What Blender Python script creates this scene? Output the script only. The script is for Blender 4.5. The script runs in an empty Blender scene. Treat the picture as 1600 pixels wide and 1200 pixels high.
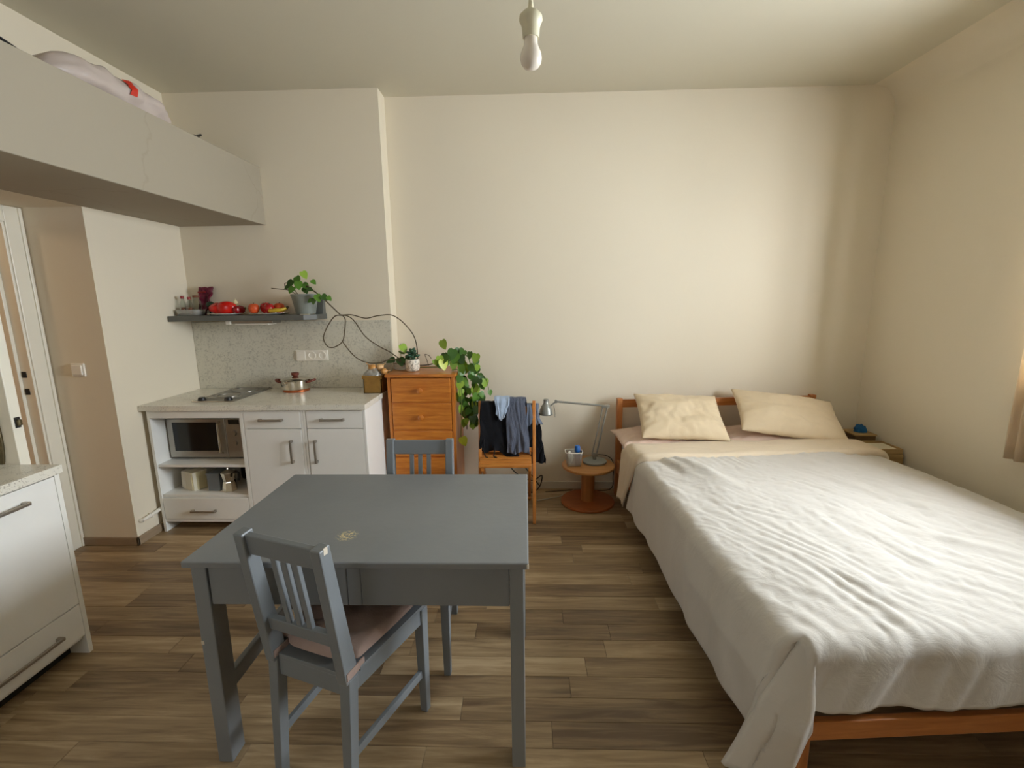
import bpy, bmesh, math, random
from mathutils import Vector, Matrix, noise
random.seed(7)
PI = math.pi
scene = bpy.context.scene
COL = scene.collection

# ------------------------------------------------------------------ camera
FPX, PITCH, ROLL, YAW, EYE = 729.1, math.radians(10.3916), math.radians(-0.7236), math.radians(1.7349), 1.53
cam_data = bpy.data.cameras.new('camera')
cam_data.sensor_width = 36.0
cam_data.lens = FPX / 1600 * 36.0
cam_data.clip_start = 0.02
cam = bpy.data.objects.new('camera', cam_data)
COL.objects.link(cam)
cam.matrix_world = (Matrix.Translation((0, 0, EYE)) @ Matrix.Rotation(YAW, 4, 'Z')
                    @ Matrix.Rotation(PI / 2 - PITCH, 4, 'X') @ Matrix.Rotation(ROLL, 4, 'Z'))
scene.camera = cam

# ------------------------------------------------------------------ world, light, exposure
world = bpy.data.worlds.new('world')
scene.world = world
world.use_nodes = True
bg = world.node_tree.nodes['Background']
bg.inputs[0].default_value = (0.78, 0.88, 1.0, 1)
bg.inputs[1].default_value = 0.5


def area(name, loc, rot, sx, sy, power, col):
    d = bpy.data.lights.new(name, 'AREA')
    d.shape = 'RECTANGLE'
    d.size, d.size_y, d.energy, d.color = sx, sy, power, col
    o = bpy.data.objects.new(name, d)
    COL.objects.link(o)
    o.location, o.rotation_euler = loc, rot
    return o


# daylight outside the right-hand window, an added sky lamp, and fill behind the camera
area('daylight_window_1', (3.7, 0.6, 1.75), (0, math.radians(88), 0), 2.2, 4.4, 900, (0.88, 0.95, 1.0))
sky_side = area('daylight_window_1_side', (3.55, -1.9, 1.85), (0, 0, 0), 1.8, 2.2, 330, (0.95, 0.97, 1.0))  # extra sky lamp added to brighten the right part of the back wall
sky_side.rotation_euler = Vector((-1.3, 4.9, -0.05)).to_track_quat('-Z', 'Y').to_euler()
area('fill_behind_camera', (-1.5, -2.6, 2.2), (math.radians(75), 0, 0), 2.0, 2.0, 30, (0.93, 0.96, 1.0))  # fill lamp added behind the camera to lift the shaded sides
scene.view_settings.view_transform = 'Standard'
scene.view_settings.look = 'None'
scene.view_settings.gamma = 1.0
scene.view_settings.use_curve_mapping = False
scene.view_settings.exposure = 0.27
scene.cycles.max_bounces = 10
scene.cycles.diffuse_bounces = 8
scene.cycles.sample_clamp_indirect = 6.0


# ------------------------------------------------------------------ materials
def lin(h):
    h = h.lstrip('#')
    c = [int(h[i:i + 2], 16) / 255 for i in (0, 2, 4)]
    return tuple((v / 12.92 if v <= 0.04045 else ((v + 0.055) / 1.055) ** 2.4) for v in c) + (1.0,)


class NT:
    def __init__(s, name):
        s.m = bpy.data.materials.new(name)
        s.m.use_nodes = True
        s.t = s.m.node_tree
        s.b = s.t.nodes['Principled BSDF']
        s.x = 0

    def n(s, typ, **kw):
        nd = s.t.nodes.new(typ)
        for k, v in kw.items():
            if k.startswith('i_'):
                key = k[2:]
                nd.inputs[int(key) if key.isdigit() else key.replace('_', ' ')].default_value = v
            else:
                setattr(nd, k, v)
        return nd

    def l(s, a, b):
        s.t.links.new(a, b)

    def ramp(s, fac, stops):
        r = s.n('ShaderNodeValToRGB')
        cr = r.color_ramp
        while len(cr.elements) < len(stops):
            cr.elements.new(0.5)
        for e, (p, c) in zip(cr.elements, stops):
            e.position, e.color = p, c
        s.l(fac, r.inputs[0])
        return r.outputs[0]


def paint(name, hexc, rough=0.5, var=0.06, scale=6.0, bump=0.0, bscale=60.0, metal=0.0, spec=0.5, sheen=0.0):
    """one colour with a gentle noise variation and an optional fine relief"""
    t = NT(name)
    c = lin(hexc)
    tc = t.n('ShaderNodeTexCoord')
    no = t.n('ShaderNodeTexNoise', i_Scale=scale, i_Detail=4.0)
    t.l(tc.outputs['Object'], no.inputs['Vector'])
    lo = tuple(v * (1 - var) for v in c[:3]) + (1,)
    hi = tuple(min(1, v * (1 + var)) for v in c[:3]) + (1,)
    t.l(t.ramp(no.outputs['Fac'], [(0.3, lo), (0.7, hi)]), t.b.inputs['Base Color'])
    t.b.inputs['Roughness'].default_value = rough
    t.b.inputs['Metallic'].default_value = metal
    t.b.inputs['Specular IOR Level'].default_value = spec
    if sheen:
        t.b.inputs['Sheen Weight'].default_value = sheen
    if bump:
        n2 = t.n('ShaderNodeTexNoise', i_Scale=bscale, i_Detail=5.0)
        t.l(tc.outputs['Object'], n2.inputs['Vector'])
        bp = t.n('ShaderNodeBump', i_Strength=bump, i_Distance=0.01)
        t.l(n2.outputs['Fac'], bp.inputs['Height'])
        t.l(bp.outputs[0], t.b.inputs['Normal'])
    return t.m


def wood(name, dark, light, rough=0.4, stretch=(1, 1, 12), scale=4.0, coat=0.0, perobj=False):
    t = NT(name)
    tc = t.n('ShaderNodeTexCoord')
    mp = t.n('ShaderNodeMapping')
    mp.inputs['Scale'].default_value = stretch
    src = tc.outputs['Object']
    if perobj:
        oi = t.n('ShaderNodeObjectInfo')
        ml = t.n('ShaderNodeVectorMath', operation='SCALE')
        ml.inputs[0].default_value = (37.0, 19.0, 11.0)
        t.l(oi.outputs['Random'], ml.inputs['Scale'])
        ad = t.n('ShaderNodeVectorMath', operation='ADD')
        t.l(src, ad.inputs[0])
        t.l(ml.outputs[0], ad.inputs[1])
        src = ad.outputs[0]
    t.l(src, mp.inputs[0])
    no = t.n('ShaderNodeTexNoise', i_Scale=scale, i_Detail=6.0, i_Roughness=0.6, i_Distortion=0.6)
    t.l(mp.outputs[0], no.inputs['Vector'])
    t.l(t.ramp(no.outputs['Fac'], [(0.3, lin(dark)), (0.68, lin(light))]), t.b.inputs['Base Color'])
    t.b.inputs['Roughness'].default_value = rough
    t.b.inputs['Coat Weight'].default_value = coat
    bp = t.n('ShaderNodeBump', i_Strength=0.06, i_Distance=0.004)
    t.l(no.outputs['Fac'], bp.inputs['Height'])
    t.l(bp.outputs[0], t.b.inputs['Normal'])
    return t.m


def speckle(name, base, dark, scale=160.0, lo=0.56, hi=0.66, rough=0.45, second=None):
    t = NT(name)
    tc = t.n('ShaderNodeTexCoord')
    no = t.n('ShaderNodeTexNoise', i_Scale=scale, i_Detail=3.0, i_Roughness=0.65)
    t.l(tc.outputs['Object'], no.inputs['Vector'])
    n2 = t.n('ShaderNodeTexNoise', i_Scale=scale * 0.12, i_Detail=3.0)
    t.l(tc.outputs['Object'], n2.inputs['Vector'])
    ma = t.n('ShaderNodeMath', operation='MULTIPLY_ADD')
    t.l(n2.outputs['Fac'], ma.inputs[0])
    ma.inputs[1].default_value = 0.35
    t.l(no.outputs['Fac'], ma.inputs[2])
    t.l(t.ramp(ma.outputs[0], [(lo, lin(base)), (hi, lin(dark))]), t.b.inputs['Base Color'])
    t.b.inputs['Roughness'].default_value = rough
    return t.m


def plank_mat():
    t = NT('vinyl_plank')
    tc = t.n('ShaderNodeTexCoord')
    oi = t.n('ShaderNodeObjectInfo')
    ml = t.n('ShaderNodeVectorMath', operation='SCALE')
    ml.inputs[0].default_value = (51.0, 23.0, 7.0)
    t.l(oi.outputs['Random'], ml.inputs['Scale'])
    ad = t.n('ShaderNodeVectorMath', operation='ADD')
    t.l(tc.outputs['Object'], ad.inputs[0])
    t.l(ml.outputs[0], ad.inputs[1])
    m1 = t.n('ShaderNodeMapping')
    m1.inputs['Scale'].default_value = (1.6, 22.0, 1.0)
    t.l(ad.outputs[0], m1.inputs[0])
    n1 = t.n('ShaderNodeTexNoise', i_Scale=1.6, i_Detail=7.0, i_Roughness=0.62, i_Distortion=0.7)
    t.l(m1.outputs[0], n1.inputs['Vector'])
    m2 = t.n('ShaderNodeMapping')
    m2.inputs['Scale'].default_value = (0.9, 9.0, 1.0)
    t.l(ad.outputs[0], m2.inputs[0])
    n2 = t.n('ShaderNodeTexNoise', i_Scale=1.3, i_Detail=3.0)
    t.l(m2.outputs[0], n2.inputs['Vector'])
    a = t.n('ShaderNodeMath', operation='MULTIPLY_ADD')
    t.l(oi.outputs['Random'], a.inputs[0])
    a.inputs[1].default_value = 0.36
    t.l(n1.outputs['Fac'], a.inputs[2])
    b = t.n('ShaderNodeMath', operation='MULTIPLY_ADD')
    t.l(n2.outputs['Fac'], b.inputs[0])
    b.inputs[1].default_value = 0.55
    t.l(a.outputs[0], b.inputs[2])
    sc_ = t.n('ShaderNodeMath', operation='MULTIPLY')
    t.l(b.outputs[0], sc_.inputs[0])
    sc_.inputs[1].default_value = 0.62
    t.l(t.ramp(sc_.outputs[0], [(0.40, lin('#67513a')), (0.52, lin('#846d50')), (0.64, lin('#a08866')), (0.78, lin('#bda684'))]),
        t.b.inputs['Base Color'])
    t.b.inputs['Roughness'].default_value = 0.42
    bp = t.n('ShaderNodeBump', i_Strength=0.08, i_Distance=0.003)
    t.l(n1.outputs['Fac'], bp.inputs['Height'])
    t.l(bp.outputs[0], t.b.inputs['Normal'])
    return t.m


def fabric(name, hexc, rough=0.85, var=0.05, weave=500.0, wr=0.25, wscale=9.0, sheen=0.15, stretch=(1, 1, 1)):
    t = NT(name)
    c = lin(hexc)
    tc = t.n('ShaderNodeTexCoord')
    mp = t.n('ShaderNodeMapping')
    mp.inputs['Scale'].default_value = stretch
    t.l(tc.outputs['Object'], mp.inputs[0])
    no = t.n('ShaderNodeTexNoise', i_Scale=wscale, i_Detail=6.0, i_Roughness=0.6, i_Distortion=1.2)
    t.l(mp.outputs[0], no.inputs['Vector'])
    lo = tuple(v * (1 - var) for v in c[:3]) + (1,)
    hi = tuple(min(1, v * (1 + var)) for v in c[:3]) + (1,)
    t.l(t.ramp(no.outputs['Fac'], [(0.3, lo), (0.7, hi)]), t.b.inputs['Base Color'])
    t.b.inputs['Roughness'].default_value = rough
    t.b.inputs['Specular IOR Level'].default_value = 0.2
    t.b.inputs['Sheen Weight'].default_value = sheen
    b1 = t.n('ShaderNodeBump', i_Strength=wr, i_Distance=0.03)
    t.l(no.outputs['Fac'], b1.inputs['Height'])
    n2 = t.n('ShaderNodeTexNoise', i_Scale=weave, i_Detail=2.0)
    t.l(tc.outputs['Object'], n2.inputs['Vector'])
    b2 = t.n('ShaderNodeBump', i_Strength=0.12, i_Distance=0.002)
    t.l(n2.outputs['Fac'], b2.inputs['Height'])
    t.l(b1.outputs[0], b2.inputs['Normal'])
    t.l(b2.outputs[0], t.b.inputs['Normal'])
    return t.m


def thin_glass(name, tint='#ffffff', gloss=0.10, rough=0.02, body=None, bodyfac=0.0):
    m = bpy.data.materials.new(name)
    m.use_nodes = True
    t = m.node_tree
    t.nodes.clear()
    out = t.nodes.new('ShaderNodeOutputMaterial')
    tr = t.nodes.new('ShaderNodeBsdfTransparent')
    tr.inputs[0].default_value = lin(tint)
    gl = t.nodes.new('ShaderNodeBsdfGlossy')
    gl.inputs['Roughness'].default_value = rough
    mx = t.nodes.new('ShaderNodeMixShader')
    fr = t.nodes.new('ShaderNodeLayerWeight')
    fr.inputs[0].default_value = gloss * 2
    t.links.new(fr.outputs['Facing'], mx.inputs[0])
    t.links.new(tr.outputs[0], mx.inputs[1])
    t.links.new(gl.outputs[0], mx.inputs[2])
    last = mx
    if body:
        df = t.nodes.new('ShaderNodeBsdfDiffuse')
        df.inputs[0].default_value = lin(body)
        m2 = t.nodes.new('ShaderNodeMixShader')
        m2.inputs[0].default_value = bodyfac
        t.links.new(mx.outputs[0], m2.inputs[1])
        t.links.new(df.outputs[0], m2.inputs[2])
        last = m2
    t.links.new(last.outputs[0], out.inputs[0])
    return m


def sheer(name, hexc):
    m = bpy.data.materials.new(name)
    m.use_nodes = True
    t = m.node_tree
    out = t.nodes['Material Output']
    b = t.nodes['Principled BSDF']
    b.inputs['Roughness'].default_value = 0.9
    tc = t.nodes.new('ShaderNodeTexCoord')
    no = t.nodes.new('ShaderNodeTexNoise')
    no.inputs['Scale'].default_value = 180
    t.links.new(tc.outputs['Object'], no.inputs['Vector'])
    r = t.nodes.new('ShaderNodeValToRGB')
    c = lin(hexc)
    r.color_ramp.elements[0].color = tuple(v * .94 for v in c[:3]) + (1,)
    r.color_ramp.elements[1].color = c
    t.links.new(no.outputs['Fac'], r.inputs[0])
    t.links.new(r.outputs[0], b.inputs['Base Color'])
    tl = t.nodes.new('ShaderNodeBsdfTranslucent')
    t.links.new(r.outputs[0], tl.inputs[0])
    mx = t.nodes.new('ShaderNodeMixShader')
    mx.inputs[0].default_value = 0.6
    t.links.new(b.outputs[0], mx.inputs[1])
    t.links.new(tl.outputs[0], mx.inputs[2])
    t.links.new(mx.outputs[0], out.inputs[0])
    return m


def leaf_mat():
    t = NT('leaf_green')
    oi = t.n('ShaderNodeObjectInfo')
    tc = t.n('ShaderNodeTexCoord')
    no = t.n('ShaderNodeTexNoise', i_Scale=40.0, i_Detail=3.0)
    t.l(tc.outputs['Object'], no.inputs['Vector'])
    a = t.n('ShaderNodeMath', operation='MULTIPLY_ADD')
    t.l(no.outputs['Fac'], a.inputs[0])
    a.inputs[1].default_value = 0.35
    t.l(oi.outputs['Random'], a.inputs[2])
    t.l(t.ramp(a.outputs[0], [(0.1, lin('#2b4a1f')), (0.5, lin('#416b24')), (0.9, lin('#5b8a2c')), (1.0, lin('#8bab3a'))]),
        t.b.inputs['Base Color'])
    t.b.inputs['Roughness'].default_value = 0.38
    t.b.inputs['Subsurface Weight'].default_value = 0.05
    return t.m


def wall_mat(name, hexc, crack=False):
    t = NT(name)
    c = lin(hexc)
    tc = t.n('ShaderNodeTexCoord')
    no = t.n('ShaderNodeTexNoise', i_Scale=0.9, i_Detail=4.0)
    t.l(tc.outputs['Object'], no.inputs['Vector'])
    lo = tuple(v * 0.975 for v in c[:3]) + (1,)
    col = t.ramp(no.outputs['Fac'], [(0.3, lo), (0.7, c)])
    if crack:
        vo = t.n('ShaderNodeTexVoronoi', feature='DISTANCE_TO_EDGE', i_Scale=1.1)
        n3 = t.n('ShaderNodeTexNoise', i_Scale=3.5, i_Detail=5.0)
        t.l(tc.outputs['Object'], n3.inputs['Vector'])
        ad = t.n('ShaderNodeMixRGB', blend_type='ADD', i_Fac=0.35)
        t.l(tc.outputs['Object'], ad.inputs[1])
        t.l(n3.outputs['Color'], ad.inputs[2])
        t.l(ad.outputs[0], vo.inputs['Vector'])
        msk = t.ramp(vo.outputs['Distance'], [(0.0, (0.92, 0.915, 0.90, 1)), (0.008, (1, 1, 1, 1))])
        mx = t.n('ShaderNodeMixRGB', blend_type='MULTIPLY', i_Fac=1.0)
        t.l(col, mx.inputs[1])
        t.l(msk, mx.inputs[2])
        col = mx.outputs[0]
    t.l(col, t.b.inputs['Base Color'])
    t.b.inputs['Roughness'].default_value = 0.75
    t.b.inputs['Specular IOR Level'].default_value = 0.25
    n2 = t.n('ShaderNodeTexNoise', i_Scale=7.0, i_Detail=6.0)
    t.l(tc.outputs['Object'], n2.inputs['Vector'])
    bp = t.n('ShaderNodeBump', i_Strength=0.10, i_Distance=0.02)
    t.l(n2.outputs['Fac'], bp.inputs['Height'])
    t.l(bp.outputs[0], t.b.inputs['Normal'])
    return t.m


def table_mat():
    """grey painted wood; the top has a cluster of worn-through spots"""
    t = NT('grey_table_paint')
    tc = t.n('ShaderNodeTexCoord')
    no = t.n('ShaderNodeTexNoise', i_Scale=3.0, i_Detail=5.0)
    t.l(tc.outputs['Object'], no.inputs['Vector'])
    col = t.ramp(no.outputs['Fac'], [(0.3, lin('#74777a')), (0.7, lin('#7e8183'))])
    sub = t.n('ShaderNodeVectorMath', operation='DISTANCE')
    sub.inputs[1].default_value = (-0.076, -0.198, 0.755)
    t.l(tc.outputs['Object'], sub.inputs[0])
    near = t.ramp(sub.outputs['Value'], [(0.020, (1, 1, 1, 1)), (0.040, (0, 0, 0, 1))])
    n2 = t.n('ShaderNodeTexNoise', i_Scale=130.0, i_Detail=1.0)
    t.l(tc.outputs['Object'], n2.inputs['Vector'])
    sp = t.ramp(n2.outputs['Fac'], [(0.50, (0, 0, 0, 1)), (0.53, (1, 1, 1, 1))])
    mu = t.n('ShaderNodeMath', operation='MULTIPLY')
    t.l(near, mu.inputs[0])
    t.l(sp, mu.inputs[1])
    mx = t.n('ShaderNodeMixRGB')
    t.l(mu.outputs[0], mx.inputs[0])
    t.l(col, mx.inputs[1])
    mx.inputs[2].default_value = lin('#d2c294')
    t.l(mx.outputs[0], t.b.inputs['Base Color'])
    t.b.inputs['Roughness'].default_value = 0.42
    bp = t.n('ShaderNodeBump', i_Strength=0.05, i_Distance=0.01)
    n4 = t.n('ShaderNodeTexNoise', i_Scale=40.0, i_Detail=4.0)
    t.l(tc.outputs['Object'], n4.inputs['Vector'])
    t.l(n4.outputs['Fac'], bp.inputs['Height'])
    t.l(bp.outputs[0], t.b.inputs['Normal'])
    return t.m


M = dict(
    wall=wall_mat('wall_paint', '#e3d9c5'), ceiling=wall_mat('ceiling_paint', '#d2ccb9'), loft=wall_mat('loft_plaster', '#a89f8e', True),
    plank=plank_mat(), slab=paint('floor_slab', '#4a3d2d', 0.6),
    base=wood('baseboard_wood', '#8a7660', '#a08b72', 0.5, (1, 1, 8)), base_white=paint('baseboard_white', '#cfc8ba', 0.5),
    white=paint('white_laminate', '#ecebe7', 0.38, 0.02), whiteedge=paint('white_edge', '#e9e8e2', 0.45, 0.02),
    worktop=speckle('worktop_laminate', '#e2ded2', '#a8a294', 150, 0.74, 0.84, 0.30), splash=speckle('backsplash_laminate', '#d2cebf', '#a5a194', 90, 0.68, 0.92, 0.40),
    steel=paint('brushed_steel', '#a8a49c', 0.34, 0.04, 20, metal=0.9), handle=paint('brushed_nickel', '#a39c92', 0.36, 0.05, 20, metal=0.85),
    chrome=paint('polished_steel', '#d8d2c6', 0.14, 0.03, 5, metal=1.0), copper=paint('copper', '#b5693f', 0.35, 0.06, 10, metal=0.85),
    darkglass=paint('dark_window', '#15181a', 0.12, 0.1), black=paint('black_plastic', '#151413', 0.4, 0.1), hobglass=paint('hob_surface', '#6d6a64', 0.22, 0.18, 25),
    orange=wood('pine_orange', '#aa5c1a', '#cf8230', 0.34, (5, 5, 0.9), 5.0, 0.25), orange_h=wood('pine_orange_board', '#ac5d19', '#d18532', 0.32, (0.9, 5, 9), 5.0, 0.3),
    bedwood=wood('bed_wood', '#a4602c', '#c48046', 0.38, (6, 6, 1.2), 4.0, 0.15), bedwood_h=wood('bed_wood_rail', '#a4602c', '#c48046', 0.38, (1.0, 6, 9), 4.0, 0.15),
    slatwood=wood('chair_wood', '#b46c28', '#d59044', 0.4, (1, 9, 9), 4.0, 0.1), slatleg=wood('chair_leg_wood', '#b46c28', '#d0893e', 0.4, (8, 8, 1), 4.0, 0.1),
    tabletop=wood('side_table_top', '#b57c44', '#cb955a', 0.4, (1, 9, 9), 3.0, 0.1), tablefoot=wood('side_table_foot', '#8f4c20', '#a86030', 0.42, (2, 9, 9), 3.0, 0.1),
    tablecol=wood('side_table_column', '#a36a36', '#b57c46', 0.42, (9, 9, 1), 3.0),
    table=table_mat(), chair=paint('grey_chair_paint', '#74797d', 0.40, 0.06, 5, 0.05, 50), chip=paint('bare_wood_chip', '#c9bfae', 0.6),
    cushion=fabric('pink_cushion_fabric', '#a38d84', 0.9, 0.06, 420, 0.2, 14), pillow=fabric('cream_pillow_fabric', '#dac7a8', 0.85, 0.02, 600, 0.16, 11),
    pinkpillow=fabric('pale_pink_pillow_fabric', '#d9bfae', 0.85, 0.04, 600, 0.25, 10), duvet=fabric('cream_duvet_fabric', '#cac5be', 0.85, 0.012, 600, 0.14, 10, 0.2, (1.0, 1.6, 1)),
    duvetfold=fabric('duvet_indirect_tint', '#d8c7ae', 0.85, 0.02, 600, 0.18, 11), sheet=fabric('grey_sheet', '#a5a8ad', 0.9, 0.03),  # duvetfold: same cloth as the duvet, warm indirect light painted into its colour
    blackcloth=fabric('black_cloth', '#0d0e14', 0.9, 0.2), bluecloth=fabric('pale_blue_cloth', '#a7b8d0', 0.9, 0.06), greycloth=fabric('grey_blue_cloth', '#5a6070', 0.9, 0.1, 400, 0.5, 22, 0.15, (3, 1, 0.7)),
    slatecloth=fabric('slate_blue_cloth', '#6c7688', 0.9, 0.1), curtain=sheer('beige_curtain_fabric', '#f0e2cc'),
    plastic_w=paint('white_plastic', '#ece7dc', 0.35, 0.02), holder=paint('bulb_holder_plastic', '#d9d3b8', 0.4, 0.04), bulb=paint('opal_glass', '#e8dfd2', 0.18, 0.02, spec=0.6),
    greyshelf=paint('grey_shelf_paint', '#5c5d59', 0.5, 0.08), pot=paint('grey_ceramic', '#7e837d', 0.5, 0.12, 14), soil=paint('soil', '#2c2118', 0.95, 0.3, 60, 0.5),
    leaf=leaf_mat(), stem=paint('vine_stem', '#574a34', 0.7, 0.2, 30), greenstem=paint('green_stem', '#5d7434', 0.6, 0.2, 30), yellowleaf=paint('yellow_leaf', '#b9c42e', 0.4, 0.1),
    succulent=paint('succulent_green', '#2c5138', 0.45, 0.25, 30), marble=speckle('marbled_ceramic', '#e4dccd', '#8d8779', 60, 0.66, 0.80, 0.4), clear=thin_glass('clear_glass', '#eef2f0', 0.12),
    cloud=thin_glass('cloudy_plastic', '#f2f4f2', 0.2, 0.2, '#d9d6d0', 0.28), greyplastic=thin_glass('smoky_plastic', '#c8d0d6', 0.2, 0.15, '#8d979f', 0.6), pane=thin_glass('window_glass', '#ffffff', 0.05),
    red=paint('red_pepper_skin', '#c21208', 0.22, 0.15, 12, spec=0.6), darkred=paint('dark_red_skin', '#8c0d14', 0.25, 0.2, 12), peach=paint('peach_skin', '#cf5220', 0.45, 0.35, 25), banana=paint('banana_skin', '#c2a028', 0.45, 0.15, 30),
    applered=paint('red_apple_skin', '#a51518', 0.25, 0.3, 18), cream=paint('cream_flesh', '#dcd0a4', 0.5), stalk=paint('green_stalk', '#4f5c24', 0.6), plate=paint('white_plate', '#e9e4da', 0.25, 0.02),
    maroon=paint('maroon_wrapper', '#6b1430', 0.35, 0.4, 40), darkgreen=paint('dark_green_plastic', '#0f3a24', 0.4, 0.2), spice=paint('spice', '#7a4a34', 0.8, 0.3, 50), redcap=paint('red_cap', '#8e1f1f', 0.4),
    box=paint('brown_card', '#8f6a2c', 0.75, 0.12, 30, 0.2, 120), onion=paint('golden_onion_skin', '#c08a4a', 0.35, 0.25, 25), garlic=paint('dry_garlic_skin', '#d0a774', 0.5, 0.3, 30),
    card=paint('white_card', '#e4ddc8', 0.6, 0.03), cardside=paint('cream_card', '#cbbf96', 0.6, 0.05), brownjar=paint('brown_jar', '#6b5638', 0.5, 0.2), lampgrey=paint('lamp_silver', '#9a9a94', 0.38, 0.05, 10, metal=0.55),
    basegrey=paint('lamp_base_grey', '#8f918c', 0.5, 0.06), woodknob=paint('dark_red_wood', '#6b3020', 0.4, 0.2, 30), blue=paint('blue_plastic', '#2463b0', 0.4, 0.1), teal=paint('blue_cloth', '#0f5a8c', 0.7, 0.2), blackcord=paint('black_cord', '#1c1a18', 0.5), whitecord=paint('white_cord', '#b9b2a4', 0.5),
    hallwall=wall_mat('hall_wall_paint', '#d8b888'), doorpaint=paint('white_door_gloss', '#e8e3d4', 0.30, 0.02), brass=paint('aged_brass', '#6a6048', 0.32, 0.12, 12, metal=0.8), bagpink=thin_glass('bag_plastic', '#f4ecea', 0.25, 0.25, '#d2c4bd', 0.75), redmark=paint('red_print', '#c8301c', 0.4),
    tan=wood('rough_wood', '#9a7c4c', '#b79a68', 0.6, (1, 8, 8), 3.0), paper=paint('paper', '#d6ceb8', 0.7), dark=paint('dark_recess', '#23201c', 0.8),
)

# ------------------------------------------------------------------ mesh helpers
WM = {}


def bake(me, mw):
    me.transform(mw)


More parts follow.
